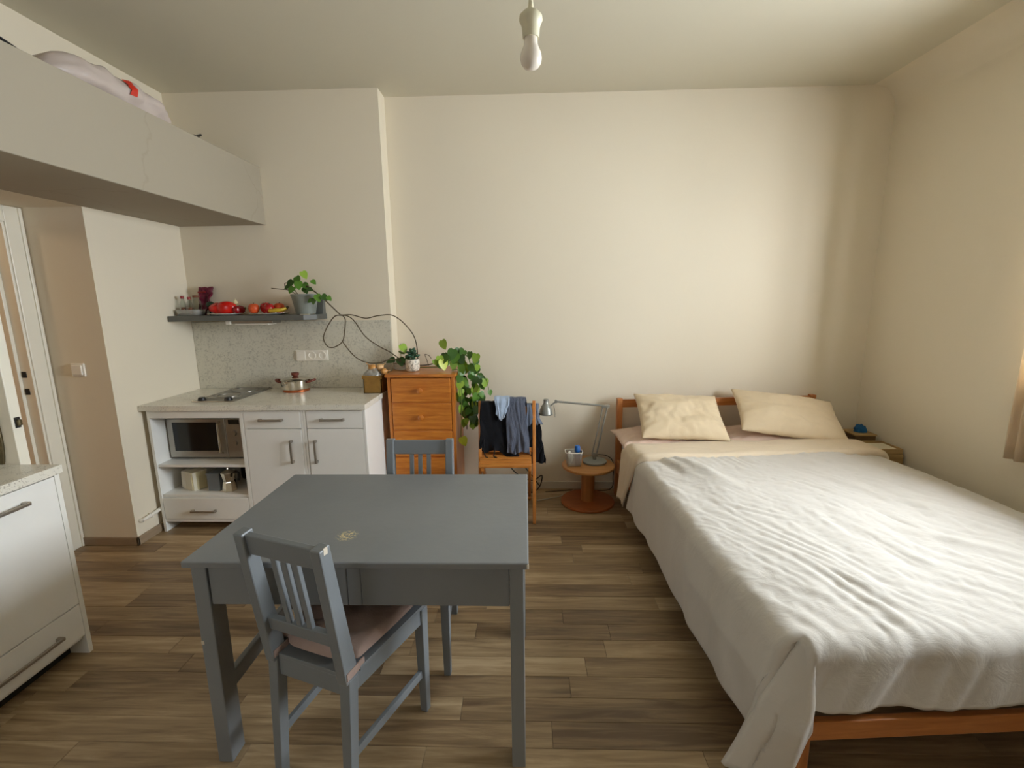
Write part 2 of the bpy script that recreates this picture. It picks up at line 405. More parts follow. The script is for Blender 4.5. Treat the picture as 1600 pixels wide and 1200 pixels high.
class MB:
    def __init__(s):
        s.bm = bmesh.new()

    def _add(s, tmp, mat=None):
        if mat is not None:
            bmesh.ops.transform(tmp, matrix=mat, verts=tmp.verts)
        me = bpy.data.meshes.new('tmp')
        tmp.to_mesh(me)
        tmp.free()
        s.bm.from_mesh(me)
        bpy.data.meshes.remove(me)
        return s

    def box(s, x0, x1, y0, y1, z0, z1, bev=0.0, seg=2, mat=None):
        t = bmesh.new()
        bmesh.ops.create_cube(t, size=1.0)
        for v in t.verts:
            v.co = Vector((x0 + (v.co.x + .5) * (x1 - x0), y0 + (v.co.y + .5) * (y1 - y0), z0 + (v.co.z + .5) * (z1 - z0)))
        if bev:
            bmesh.ops.bevel(t, geom=t.edges[:], offset=bev, segments=seg, affect='EDGES', profile=0.5)
        return s._add(t, mat)

    def bar(s, p, q, w, d, side=(1, 0, 0), bev=0.0, w2=None, d2=None):
        """a straight bar from p to q; w measured along `side`, d across it"""
        p, q = Vector(p), Vector(q)
        ax = (q - p).normalized()
        sd = Vector(side)
        sd = (sd - ax * sd.dot(ax)).normalized()
        up = ax.cross(sd)
        w2, d2 = w2 or w, d2 or d
        t = bmesh.new()
        vs = []
        for c, ww, dd in ((p, w, d), (q, w2, d2)):
            for a, b in ((-1, -1), (1, -1), (1, 1), (-1, 1)):
                vs.append(t.verts.new(c + sd * (a * ww / 2) + up * (b * dd / 2)))
        t.faces.new(vs[3::-1])
        t.faces.new(vs[4:])
        for i in range(4):
            t.faces.new((vs[i], vs[(i + 1) % 4], vs[4 + (i + 1) % 4], vs[4 + i]))
        bmesh.ops.recalc_face_normals(t, faces=t.faces)
        if bev:
            bmesh.ops.bevel(t, geom=t.edges[:], offset=bev, segments=2, affect='EDGES', profile=0.5)
        return s._add(t)

    def lathe(s, prof, c=(0, 0, 0), n=32, mat=None, cap=True):
        t = bmesh.new()
        rings = []
        for r, z in prof:
            if r < 1e-6:
                rings.append([t.verts.new((c[0], c[1], c[2] + z))])
            else:
                rings.append([t.verts.new((c[0] + r * math.cos(2 * PI * i / n), c[1] + r * math.sin(2 * PI * i / n), c[2] + z)) for i in range(n)])
        for a, b in zip(rings, rings[1:]):
            for i in range(n):
                j = (i + 1) % n
                if len(a) == 1 and len(b) == 1:
                    continue
                if len(a) == 1:
                    t.faces.new((a[0], b[j], b[i]))
                elif len(b) == 1:
                    t.faces.new((a[i], a[j], b[0]))
                else:
                    t.faces.new((a[i], a[j], b[j], b[i]))
        if cap:
            for rg in (rings[0], rings[-1]):
                if len(rg) > 2:
                    t.faces.new(rg)
        bmesh.ops.recalc_face_normals(t, faces=t.faces)
        return s._add(t, mat)

    def cyl(s, p, q, r, r2=None, n=20):
        p, q = Vector(p), Vector(q)
        L = (q - p).length
        rot = Vector((0, 0, 1)).rotation_difference((q - p).normalized()).to_matrix().to_4x4()
        return s.lathe([(r, 0), (r if r2 is None else r2, L)], n=n, mat=Matrix.Translation(p) @ rot)

    def ball(s, c, rx, ry=None, rz=None, n=20, mat=None):
        t = bmesh.new()
        bmesh.ops.create_uvsphere(t, u_segments=n, v_segments=max(8, n // 2), radius=1)
        mm = Matrix.Translation(c) @ (mat or Matrix()) @ Matrix.Diagonal((rx, ry or rx, rz or rx, 1))
        return s._add(t, mm)

    def tube(s, pts, r, n=8, r2=None):
        pts = [Vector(p) for p in pts]
        t = bmesh.new()
        rings = []
        ref = Vector((0, 0, 1))
        for i, p in enumerate(pts):
            d = (pts[min(i + 1, len(pts) - 1)] - pts[max(i - 1, 0)]).normalized()
            if abs(d.dot(ref)) > 0.98:
                ref = Vector((1, 0, 0))
            u = (ref - d * ref.dot(d)).normalized()
            ref = u
            w = d.cross(u)
            f = i / max(1, len(pts) - 1)
            rr = r if r2 is None else r + (r2 - r) * f
            rings.append([t.verts.new(p + (u * math.cos(2 * PI * k / n) + w * math.sin(2 * PI * k / n)) * rr) for k in range(n)])
        for a, b in zip(rings, rings[1:]):
            for k in range(n):
                t.faces.new((a[k], a[(k + 1) % n], b[(k + 1) % n], b[k]))
        t.faces.new(rings[0])
        t.faces.new(rings[-1])
        bmesh.ops.recalc_face_normals(t, faces=t.faces)
        return s._add(t)

    def prism(s, poly, axis, a0, a1, bev=0.0):
        """poly: 2-D points in the plane across `axis` ('x': (y,z), 'y': (x,z), 'z': (x,y))"""
        def P(u, v, a):
            return {'x': (a, u, v), 'y': (u, a, v), 'z': (u, v, a)}[axis]
        t = bmesh.new()
        A = [t.verts.new(P(u, v, a0)) for u, v in poly]
        B = [t.verts.new(P(u, v, a1)) for u, v in poly]
        t.faces.new(A)
        t.faces.new(B[::-1])
        for i in range(len(poly)):
            j = (i + 1) % len(poly)
            t.faces.new((A[i], B[i], B[j], A[j]))
        bmesh.ops.recalc_face_normals(t, faces=t.faces)
        if bev:
            bmesh.ops.bevel(t, geom=t.edges[:], offset=bev, segments=2, affect='EDGES', profile=0.5)
        return s._add(t)

    def grid(s, f, nu, nv, closed_u=False):
        t = bmesh.new()
        V = [[t.verts.new(f(i / nu, j / nv)) for j in range(nv + 1)] for i in range(nu if closed_u else nu + 1)]
        n_ = len(V)
        for i in range(nu):
            for j in range(nv):
                t.faces.new((V[i][j], V[(i + 1) % n_][j], V[(i + 1) % n_][j + 1], V[i][j + 1]))
        return s._add(t)

    def build(s, name, mat, parent=None, smooth=False, label=None, solid=0.0, kind=None):
        me = bpy.data.meshes.new(name)
        s.bm.to_mesh(me)
        s.bm.free()
        if parent is not None:
            W = WM[parent.name]
        else:
            xs = [v.co for v in me.vertices]
            W = Matrix.Translation((sum(v.x for v in xs) / len(xs), sum(v.y for v in xs) / len(xs), min(v.z for v in xs)))
        me.transform(W.inverted())
        if smooth:
            for p in me.polygons:
                p.use_smooth = True
            if smooth != 'all':
                me.set_sharp_from_angle(angle=math.radians(40))
        me.materials.append(mat)
        o = bpy.data.objects.new(name, me)
        COL.objects.link(o)
        if parent is not None:
            o.parent = parent
        else:
            o.matrix_world = W
        WM[o.name] = W
        if solid:
            md = o.modifiers.new('thickness', 'SOLIDIFY')
            md.thickness = solid
            md.offset = -1
        if label:
            o['label'] = label
        if kind:
            o['kind'] = kind
        return o


def tag(o, label, cat, group=None):
    o['label'], o['category'] = label, cat
    if group:
        o['group'] = group
    return o


def thing(name, label, cat, loc=(0, 0, 0), rz=0.0, group=None):
    o = bpy.data.objects.new(name, None)
    o.empty_display_size = 0.1
    COL.objects.link(o)
    W = Matrix.Translation(loc) @ Matrix.Rotation(rz, 4, 'Z')
    o.matrix_world = W
    WM[o.name] = W
    return tag(o, label, cat, group)


def struct(o, label=None):
    o['kind'] = 'structure'
    if label:
        o['label'] = label
    return o


def dup(root, loc, rz, label, group=None):
    c = root.copy()
    COL.objects.link(c)
    c.matrix_world = Matrix.Translation(loc) @ Matrix.Rotation(rz, 4, 'Z')
    c['label'] = label
    if group:
        c['group'] = group
    for a in list(root.children):
        b = a.copy()
        COL.objects.link(b)
        b.parent = c
        for e in list(a.children):
            g = e.copy()
            COL.objects.link(g)
            g.parent = b
    return c


def spline(pts, k=8):
    """Catmull-Rom through the points"""
    P = [Vector(p) for p in pts]
    P = [P[0] * 2 - P[1]] + P + [P[-1] * 2 - P[-2]]
    out = []
    for i in range(1, len(P) - 2):
        for j in range(k):
            t = j / k
            a, b, c, d = P[i - 1], P[i], P[i + 1], P[i + 2]
            out.append(0.5 * ((2 * b) + (c - a) * t + (2 * a - 5 * b + 4 * c - d) * t * t + (3 * b - a - 3 * c + d) * t ** 3))
    out.append(P[-2])
    return out


# ------------------------------------------------------------------ the room
YB, YK, XL, XD, XR, ZC, YF = 3.61, 3.456, -2.498, -2.87, 2.58, 2.95, -1.75
YJ = 2.70          # the jog beside the door
ZL0, ZL1, XLF = 2.07, 2.46, -1.862   # overhead loft
WY0, WY1, WZ0, WZ1 = 1.0, 2.42, 1.06, 2.45   # window in the right wall

fl = MB().box(-4.6, XR, YF, YB + 0.02, -0.12, -0.008).build('floor', M['slab'])
struct(fl, 'brown wood-look plank floor')
roww, y = 0.1045, 0.42
r = 0
while y < YB - 0.005:
    y1 = min(y + roww, YB)
    x = XD - random.uniform(0, 0.9)
    xl = XD if y < YJ else XL
    while x < XR:
        x1 = x + random.choice((0.62, 0.86, 0.95, 1.08))
        a, b = max(x, xl), min(x1, XR)
        if b - a > 0.04:
            MB().box(a + 0.0006, b - 0.0006, y + 0.0006, y1 - 0.0006, -0.008, 0.0, 0.0008, 1).build('plank', M['plank'], fl)
        x = x1
    y = y1
    r += 1
MB().box(-4.6, XD - 0.1, 0.4, YB, -0.008, -0.001).build('hall_covering', M['base'], fl)
MB().box(XD, XR, YF, 0.42, -0.008, -0.0005).build('near_covering', M['plank'], fl)

struct(MB().box(-1.0, XR + 0.22, YB, YB + 0.2, 0, ZC + 0.1).build('wall_back', M['wall']))
struct(MB().box(XD - 0.3, -0.995, YK, YB + 0.2, 0, ZC + 0.1).build('wall_kitchen', M['wall']))
b = MB()
b.box(XD - 0.3, XL, YJ, YK, 0, ZL0)
b.box(XD - 0.3, XL, YF, YK, ZL0, ZC + 0.1)
struct(b.build('wall_left', M['wall']))
DY0, DY1, DZ = 1.80, 2.60, 1.98    # door opening
b = MB()
b.box(XD - 0.12, XD, DY1, YJ, 0, ZL0)
b.box(XD - 0.12, XD, DY0, DY1, DZ, ZL0)
b.box(XD - 0.12, XD, YF, DY0, 0, ZL0)
struct(b.build('wall_door', M['wall']))
b = MB()
b.box(XR, XR + 0.22, YF, WY0, 0, ZC + 0.1)
b.box(XR, XR + 0.22, WY1, YB, 0, ZC + 0.1)
b.box(XR, XR + 0.22, WY0, WY1, 0, WZ0)
b.box(XR, XR + 0.22, WY0, WY1, WZ1, ZC + 0.1)
struct(b.build('wall_right', M['wall']))
FX0, FX1, FZ0, FZ1 = -2.3, -0.7, 0.9, 2.4
b = MB()
b.box(XD, FX0, YF - 0.2, YF, 0, ZC + 0.1)
b.box(FX1, XR, YF - 0.2, YF, 0, ZC + 0.1)
b.box(FX0, FX1, YF - 0.2, YF, 0, FZ0)
b.box(FX0, FX1, YF - 0.2, YF, FZ1, ZC + 0.1)
struct(b.build('wall_front', M['wall']))
struct(MB().box(XD - 0.3, XR + 0.22, YF - 0.2, YB + 0.2, ZC, ZC + 0.12).build('ceiling', M['ceiling']))
# the plaster box under the ceiling over door and kitchen corner
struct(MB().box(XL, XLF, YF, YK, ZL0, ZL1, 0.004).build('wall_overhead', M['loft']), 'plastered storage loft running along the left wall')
# coved joints between walls and ceiling
rc = 0.16
prof = [(XR, ZC - rc)] + [(XR - rc + rc * math.cos(a * PI / 16), ZC - rc + rc * math.sin(a * PI / 16)) for a in range(9)] + [(XR, ZC)]
struct(MB().prism(prof, 'y', YF, YB).build('trim_1', M['wall'], smooth=True))
# skirting
struct(MB().box(-0.99, XR, YB - 0.014, YB, 0, 0.06, 0.003).build('baseboard_back', M['base_white']))
struct(MB().box(XL, XL + 0.014, YJ - 0.014, YK, 0, 0.055, 0.003).build('baseboard_left', M['base']))
struct(MB().box(XD, XL + 0.014, YJ - 0.014, YJ, 0, 0.055, 0.003).build('baseboard_door', M['base']))
struct(MB().box(XR - 0.014, XR, YF, YB - 0.014, 0, 0.06, 0.003).build('baseboard_right', M['base_white']))


def window(name, flip, x, y0, y1, z0, z1):
    """frame, two sashes with panes and a sill; built in the plane across x, or across y when flip is set"""
    def bx(mb, a0, a1, b0, b1, c0, c1, bev=0.004):
        return mb.box(b0, b1, a0, a1, c0, c1, bev) if flip else mb.box(a0, a1, b0, b1, c0, c1, bev)
    e = bpy.data.objects.new(name, None)
    COL.objects.link(e)
    W = Matrix.Translation((((y0 + y1) / 2, x, z0) if flip else (x, (y0 + y1) / 2, z0)))
    e.matrix_world = W
    WM[name] = W
    struct(e)
    m = MB()
    for q in ((y0, y0 + .05, z0, z1), (y1 - .05, y1, z0, z1), (y0 + .05, y1 - .05, z0, z0 + .05), (y0 + .05, y1 - .05, z1 - .05, z1)):
        bx(m, x - .03, x + .03, *q)
    m.build('window_frame', M['doorpaint'], e)
    mid = (y0 + y1) / 2
    for a, b_ in ((y0 + .05, mid), (mid, y1 - .05)):
        m = MB()
        for q in ((a, a + .05, z0 + .05, z1 - .05), (b_ - .05, b_, z0 + .05, z1 - .05), (a + .05, b_ - .05, z0 + .05, z0 + .10), (a + .05, b_ - .05, z1 - .10, z1 - .05)):
            bx(m, x - .02, x + .02, *q)
        sa = m.build('sash', M['doorpaint'], e)
        bx(MB(), x - .003, x + .003, a + .05, b_ - .05, z0 + .10, z1 - .10, 0).build('pane', M['pane'], sa)
    return e


w1 = window('window_1', False, XR + 0.17, WY0, WY1, WZ0, WZ1)
MB().box(XR - 0.03, XR + 0.14, WY0 + 0.002, WY1 - 0.06, WZ0, WZ0 + 0.025, 0.006).build('window_sill', M['doorpaint'], w1)
w2 = window('fill_window', True, YF - 0.12, FX0, FX1, FZ0, FZ1)  # unseen window added in the front wall to let the fill in

# curtain at the far side of the right-hand window
def curt(u, v):
    yy = 2.27 + 0.165 * u
    zz = 2.66 - v * (2.66 - 0.672)
    return Vector((XR - 0.055 + 0.018 * math.sin(u * 20) * (0.6 + 0.4 * v), yy + 0.006 * math.sin(v * 9), zz))
ct = thing('curtain', 'beige fabric curtain at the right edge of the photo against the right wall', 'curtain', (XR - 0.05, 2.25, 0.67))
MB().grid(curt, 44, 24).build('fabric', M['curtain'], ct, 'all', solid=0.004)
MB().cyl((XR - 0.055, 0.2, 2.67), (XR - 0.055, 2.5, 2.67), 0.010).build('rod', M['doorpaint'], ct, True)
for yy in (0.25, 2.46):
    MB().box(XR - 0.065, XR, yy - .01, yy + .01, 2.655, 2.685, 0.003).build('bracket', M['doorpaint'], ct)

# hall beyond the door
struct(MB().box(-4.75, -4.6, 0.2, YB + 0.2, 0, ZL0 + 0.3).build('wall_hall', M['hallwall']))
struct(MB().box(-4.6, XD - 0.3, YJ + 0.35, YB, 0, ZL0 + 0.3).build('wall_hall_end', M['hallwall']))
struct(MB().box(-4.6, XD - 0.12, 0.2, 0.4, 0, ZL0 + 0.3).build('wall_hall_near', M['hallwall']))
struct(MB().box(-4.75, XD - 0.12, 0.2, YB + 0.2, ZL0 + 0.3, ZL0 + 0.4).build('ceiling_hall', M['ceiling']))
struct(MB().box(-4.6, XD - 0.3, YJ + 0.335, YJ + 0.35, 0, 0.06).build('baseboard_hall', M['base']))
hl = bpy.data.lights.new('hall_lamp', 'POINT')
hl.energy, hl.color, hl.shadow_soft_size = 11, (1.0, 0.80, 0.55), 0.12
ho = bpy.data.objects.new('hall_lamp', hl)
COL.objects.link(ho)
ho.location = (-3.8, 1.3, 2.1)

# door: frame with casing, leaf swung into the room behind the near cabinet
dr = bpy.data.objects.new('door_1', None)
COL.objects.link(dr)
dr.matrix_world = WM['door_1'] = Matrix.Translation((XD, DY0, 0))
struct(dr, 'white painted door standing open into the room')
m = MB()
m.box(XD - 0.002, XD + 0.018, DY1, YJ - 0.004, 0, ZL0 - 0.004, 0.004)
m.box(XD - 0.002, XD + 0.018, DY0 - .10, DY0, 0, ZL0 - 0.004, 0.004)
m.box(XD - 0.002, XD + 0.018, DY0, DY1, DZ, ZL0 - 0.004, 0.004)
m.box(XD + 0.016, XD + 0.026, YJ - 0.024, YJ - 0.006, 0, ZL0 - 0.004, 0.003)
m.build('casing', M['doorpaint'], dr)
m = MB()
m.box(XD - 0.13, XD + 0.01, DY1 - 0.012, DY1 + 0.002, 0, DZ, 0.002)
m.box(XD - 0.13, XD + 0.01, DY0 - 0.002, DY0 + 0.012, 0, DZ, 0.002)
m.box(XD - 0.13, XD + 0.01, DY0 + 0.01, DY1 - 0.01, DZ - 0.012, DZ, 0.002)
m.box(XD - 0.085, XD - 0.052, DY1 - 0.030, DY1 - 0.010, 0, DZ - 0.01, 0.002)
m.box(XD - 0.085, XD - 0.052, DY0 + 0.010, DY0 + 0.030, 0, DZ - 0.01, 0.002)
jb = m.build('jamb', M['doorpaint'], dr)
for zz in (1.13, 1.03):
    MB().box(XD - 0.045, XD - 0.02, DY1 - 0.016, DY1 - 0.011, zz - 0.018, zz + 0.018, 0.001).build('strike_plate', M['dark'], jb)
LX0, LX1, LY0, LY1 = -2.85, -2.118, 1.803, 1.845
m = MB()
m.box(LX0, LX1, LY0, LY1, 0.012, DZ - 0.015, 0.003)
for z0, z1 in ((0.18, 0.86), (1.02, 1.82)):
    for q in ((LX0 + .13, LX1 - .15, z0, z0 + .018), (LX0 + .13, LX1 - .15, z1 - .018, z1), (LX0 + .13, LX0 + .148, z0, z1), (LX1 - .168, LX1 - .15, z0, z1)):
        m.box(q[0], q[1], LY0 - .008, LY0 + .004, q[2], q[3], 0.003)
lf = m.build('leaf', M['doorpaint'], dr)
# long oval escutcheon with lever and keyhole
m = MB()
pl = [(0.024 * math.cos(a * PI / 12) * (1.0 if abs(math.sin(a * PI / 12)) < 0.98 else 1), 0.135 * math.sin(a * PI / 12)) for a in range(24)]
m.prism([(LX1 - 0.075 + u, 1.0 + v) for u, v in pl], 'y', LY0 - 0.008, LY0 + 0.001, 0.002)
es = m.build('escutcheon', M['brass'], lf)
m = MB()
m.cyl((LX1 - 0.075, LY0 - 0.006, 1.05), (LX1 - 0.075, LY0 - 0.05, 1.05), 0.009)
m.tube(spline([(LX1 - 0.075, LY0 - 0.048, 1.05), (LX1 - 0.12, LY0 - 0.052, 1.053), (LX1 - 0.19, LY0 - 0.046, 1.045)]), 0.009, 10)
m.build('door_handle', M['brass'], lf, True)
MB().box(LX1 - 0.001, LX1 + 0.002, LY0 + 0.010, LY1 - 0.010, 1.025, 1.07, 0.0005).build('lock_faceplate', M['dark'], lf)
MB().box(LX1, LX1 + 0.016, LY0 + 0.014, LY1 - 0.014, 1.035, 1.06, 0.003).build('latch_bolt', M['brass'], lf)
for zz in (0.25, 1.7):
    MB().cyl((LX0 - 0.008, LY0 + 0.02, zz - .05), (LX0 - 0.008, LY0 + 0.02, zz + .05), 0.009).build('hinge', M['steel'], dr, True)

# light switch on the jog wall
sw = thing('light_switch', 'white square light switch on the wall beside the door', 'switch', (-2.682, YJ, 1.14))
MB().box(-2.722, -2.642, YJ - 0.012, YJ, 1.10, 1.18, 0.004).build('frame', M['plastic_w'], sw)
MB().box(-2.712, -2.652, YJ - 0.020, YJ - 0.010, 1.11, 1.17, 0.004).build('rocker', M['plastic_w'], sw)

# pipe along the left wall down by the floor
pp = thing('water_pipe', 'white painted pipe low on the left wall beside the kitchen cabinet', 'pipe', (XL + 0.03, 2.85, 0.15))
MB().tube(spline([(XL + .001, 2.735, .150), (XL + .016, 2.737, .150), (XL + .0185, 2.76, .151), (XL + .0185, 2.95, .162), (XL + .0185, 3.2, .172), (XL + .0185, 3.4, .18)]), 0.0125, 12).build('pipe', M['plastic_w'], pp, True)
MB().box(XL + .001, XL + .033, 2.80, 2.812, .137, .170, .003).build('clip', M['plastic_w'], pp, True)

# ------------------------------------------------------------------ kitchen run
ZW = 0.88          # worktop surface
YW0 = 2.853        # worktop front edge
YC = 2.872         # cabinet faces
wt = tag(MB().box(XL + 0.002, -1.02, YW0, YK - 0.002, ZW - 0.036, ZW, 0.003).build('kitchen_worktop', M['worktop']),
         'pale speckled worktop along the kitchen wall under the grey shelf', 'worktop')
bs = tag(MB().box(XL + 0.002, -1.0, YK - 0.010, YK - 0.0005, ZW + 0.001, 1.385, 0.001).build('backsplash', M['splash']),
         'grey speckled backsplash panel between worktop and grey shelf', 'backsplash')


def bow_handle(parent, p, q, out, name='handle'):
    """square nickel bow handle from p to q standing off along `out`"""
    p, q, o = Vector(p), Vector(q), Vector(out)
    ax = (q - p).normalized()
    m = MB()
    sd = ax.cross(o)
    for c in (p + ax * 0.008, q - ax * 0.008):
        m.bar(c, c + o * 0.026, 0.016, 0.016, ax, 0.002)
    m.bar(p + o * 0.024, q + o * 0.024, 0.014, 0.010, sd, 0.003)
    return m.build(name, M['handle'], parent)


ZU = ZW - 0.036
# open unit
ou = thing('open_cabinet', 'open white kitchen unit with microwave, shelf and bottom drawer', 'cabinet', (-2.15, 3.1, 0))
MB().box(-2.462, -2.444, YC, 3.42, 0, ZU, 0.001).build('side_panel', M['white'], ou)
MB().box(-1.852, -1.828, YC, 3.42, 0, ZU, 0.001).build('side_panel', M['white'], ou)
MB().box(-2.444, -1.852, YC, YC + .018, 0.793, ZU, 0.001).build('top_rail', M['white'], ou)
MB().box(-2.444, -1.852, YC + .01, 3.40, 0.455, 0.473, 0.001).build('shelf', M['white'], ou)
MB().box(-2.444, -1.852, YC + .01, 3.40, 0.245, 0.263, 0.001).build('shelf', M['white'], ou)
MB().box(-2.444, -1.852, 3.402, 3.414, 0.08, ZU, 0.0005).build('back_panel', M['white'], ou)
d = MB().box(-2.440, -1.856, YC, YC + .018, 0.092, 0.242, 0.002).build('drawer', M['white'], ou)
bow_handle(d, (-2.247, YC, 0.153), (-2.080, YC, 0.153), (0, -1, 0))
MB().box(-2.444, -1.852, YC + .004, 3.38, 0.070, 0.088, 0.001).build('bottom_rail', M['white'], ou)

# two drawer-and-door units
for (x0, x1, hx, lab) in ((-1.826, -1.436, -1.523, 'white kitchen unit with drawer and door next to the open microwave unit'),
                          (-1.434, -1.030, -1.365, 'white kitchen unit with drawer and door at the right end of the worktop')):
    cu = thing('kitchen_cabinet', lab, 'cabinet', ((x0 + x1) / 2, 3.15, 0))
    m = MB()
    m.box(x0, x0 + .016, YC + .002, 3.42, 0, ZU, 0.001)
    m.box(x1 - .016, x1, YC + (0.0 if x1 > -1.1 else .002), 3.42, 0, ZU, 0.001)
    m.box(x0 + .016, x1 - .016, YC + .025, 3.40, 0.09, 0.108, 0.001)
    m.box(x0 + .016, x1 - .016, 3.40, 3.41, 0.10, ZU, 0.001)
    m.box(x0 + .016, x1 - .016, YC + .025, 3.40, ZU - .018, ZU, 0.001)
    m.box(x0 + .016, x1 - .016, YC + .05, YC + .066, 0, 0.09, 0.001)
    m.build('carcass', M['white'], cu)
    a = x0 + (0.003 if x0 < -1.8 else 0.020)
    b_ = x1 - (0.018)
    dw = MB().box(a, b_, YC, YC + .018, 0.721, ZU - 0.006, 0.002).build('drawer', M['white'], cu)
    xm = (x0 + x1) / 2 - 0.012
    bow_handle(dw, (xm - .075, YC, 0.780), (xm + .08, YC, 0.780), (0, -1, 0))
    do = MB().box(a, b_, YC, YC + .018, 0.095, 0.717, 0.002).build('door', M['white'], cu)
    bow_handle(do, (hx, YC, 0.49), (hx, YC, 0.645), (0, -1, 0))

# microwave
mw = thing('microwave', 'silver microwave oven on the shelf of the open cabinet', 'microwave', (-2.16, 3.16, 0.473))
MB().box(-2.434, -1.862, 3.01, 3.37, 0.484, 0.764, 0.006).build('body', M['steel'], mw)
md = MB().box(-2.432, -2.030, 2.985, 3.011, 0.487, 0.762, 0.006).build('door', M['steel'], mw)
MB().box(-2.392, -2.088, 2.982, 2.990, 0.535, 0.735, 0.003).build('door_window', M['darkglass'], md)
m = MB()
m.tube([(-2.064, 2.99, .74), (-2.064, 2.962, .73), (-2.064, 2.962, .53), (-2.064, 2.99, .52)], 0.008, 10)
m.build('door_handle', M['chrome'], md, True)
cp = MB().box(-2.028, -1.864, 2.985, 3.011, 0.487, 0.762, 0.005).build('control_panel', M['steel'], mw)
MB().box(-2.004, -1.93, 2.982, 2.988, 0.720, 0.752, 0.002).build('display', M['darkglass'], cp)
MB().lathe([(0.021, 0), (0.019, 0.018), (0, 0.018)], mat=Matrix.Translation((-1.972, 2.986, .660)) @ Matrix.Rotation(PI / 2, 4, 'X')).build('knob', M['steel'], cp, True)
MB().lathe([(0.018, 0), (0.016, 0.014), (0, 0.014)], mat=Matrix.Translation((-1.972, 2.986, .590)) @ Matrix.Rotation(PI / 2, 4, 'X')).build('knob', M['steel'], cp, True)
for xx in (-2.40, -1.90):
    for yy in (3.04, 3.34):
        MB().cyl((xx, yy, .4735), (xx, yy, .486), 0.012, n=10).build('foot', M['black'], mw)

# things on the lower shelf of the open unit
ZS = 0.2635
t = thing('cardboard_carton', 'opened white and cream carton on the lower shelf, under the microwave', 'carton', (-2.29, 3.0, ZS))
m = MB()
m.box(-0.045, 0.045, -0.05, 0.05, 0, 0.128, 0.002, mat=Matrix.Translation((-2.285, 3.0, ZS)) @ Matrix.Rotation(math.radians(-24), 4, 'Z'))
m.build('body', M['card'], t)
m = MB()
m.box(-0.043, 0.045, -0.051, -0.0495, 0.004, 0.126, mat=Matrix.Translation((-2.285, 3.0, ZS)) @ Matrix.Rotation(math.radians(50), 4, 'Z'))
m.build('side_print', M['cardside'], t)
m = MB().prism([(-2.345, ZS), (-2.34, ZS + .125), (-2.365, ZS + .13), (-2.372, ZS + .02)], 'y', 2.97, 3.03)
m.build('flap', M['plastic_w'], t)
t = thing('storage_box', 'smoky grey translucent container on the lower shelf beside the moka pot', 'container', (-2.13, 2.99, ZS))
m = MB()
m.box(-2.170, -2.085, 2.94, 3.05, ZS + .001, ZS + .115, 0.004)
m.build('body', M['greyplastic'], t)
MB().box(-2.174, -2.081, 2.936, 3.054, ZS + .114, ZS + .124, 0.003).build('lid', M['greyplastic'], t)
t = thing('moka_pot', 'aluminium moka coffee pot on the lower shelf of the open cabinet', 'coffee pot', (-2.03, 2.96, ZS))
c = (-2.03, 2.96, ZS)
MB().lathe([(0.046, 0), (0.048, .006), (0.038, .062), (0.036, .068)], c, 8).build('boiler', M['chrome'], t)
MB().lathe([(0.033, .066), (0.034, .072), (0.046, .128), (0.046, .131)], c, 8).build('jug', M['chrome'], t)
MB().lathe([(0.046, .131), (0.02, .143), (0.006, .146), (0.009, .152), (0.006, .16), (0, .161)], c, 8).build('lid', M['chrome'], t)
MB().tube(spline([(-1.987, 2.955, ZS + .128), (-1.958, 2.95, ZS + .128), (-1.952, 2.95, ZS + .11), (-1.958, 2.952, ZS + .075)]), 0.008, 8).build('handle', M['black'], t, True)
t = thing('storage_jar', 'brown jar at the back right of the lower shelf', 'jar', (-1.92, 3.06, ZS))
MB().lathe([(0.036, 0), (0.04, .006), (0.04, .085), (0.034, .095)], (-1.925, 3.06, ZS)).build('body', M['brownjar'], t, True)
MB().lathe([(0.037, .0945), (0.037, .115), (0, .115)], (-1.925, 3.06, ZS)).build('lid', M['black'], t, True)
t = thing('toaster', 'black toaster at the back of the lower shelf behind the moka pot', 'toaster', (-1.97, 3.22, ZS))
MB().box(-2.06, -1.87, 3.13, 3.30, ZS + .006, ZS + .165, 0.02, 3).build('body', M['black'], t)
MB().box(-2.03, -1.90, 3.19, 3.21, ZS + .160, ZS + .168, 0.002).build('slot', M['dark'], t)
MB().box(-2.01, -1.99, 3.115, 3.135, ZS + .11, ZS + .125, 0.003).build('lever', M['dark'], t)

# hob
hb = thing('hob', 'narrow two-ring hob with black knobs set into the worktop', 'hob', (-2.07, 3.21, ZW))
MB().box(-2.215, -1.930, 2.955, 3.440, ZW + .0005, ZW + .006, 0.002).build('frame', M['steel'], hb)
MB().box(-2.205, -1.940, 3.030, 3.430, ZW + .005, ZW + .009, 0.001).build('plate', M['hobglass'], hb)
for yy, rr in ((3.13, .072), (3.32, .088)):
    MB().lathe([(rr, 0), (rr, .003), (rr - .006, .003), (rr - .006, .001), (0, .001)], (-2.072, yy, ZW + .0088), 36, cap=False).build('heating_ring', M['steel'], hb, True)
for xx in (-2.165, -1.985):
    MB().lathe([(0.026, 0), (0.024, .006), (0.02, .020), (0, .021)], (xx, 2.99, ZW + .006), 20).build('knob', M['black'], hb, True)
    
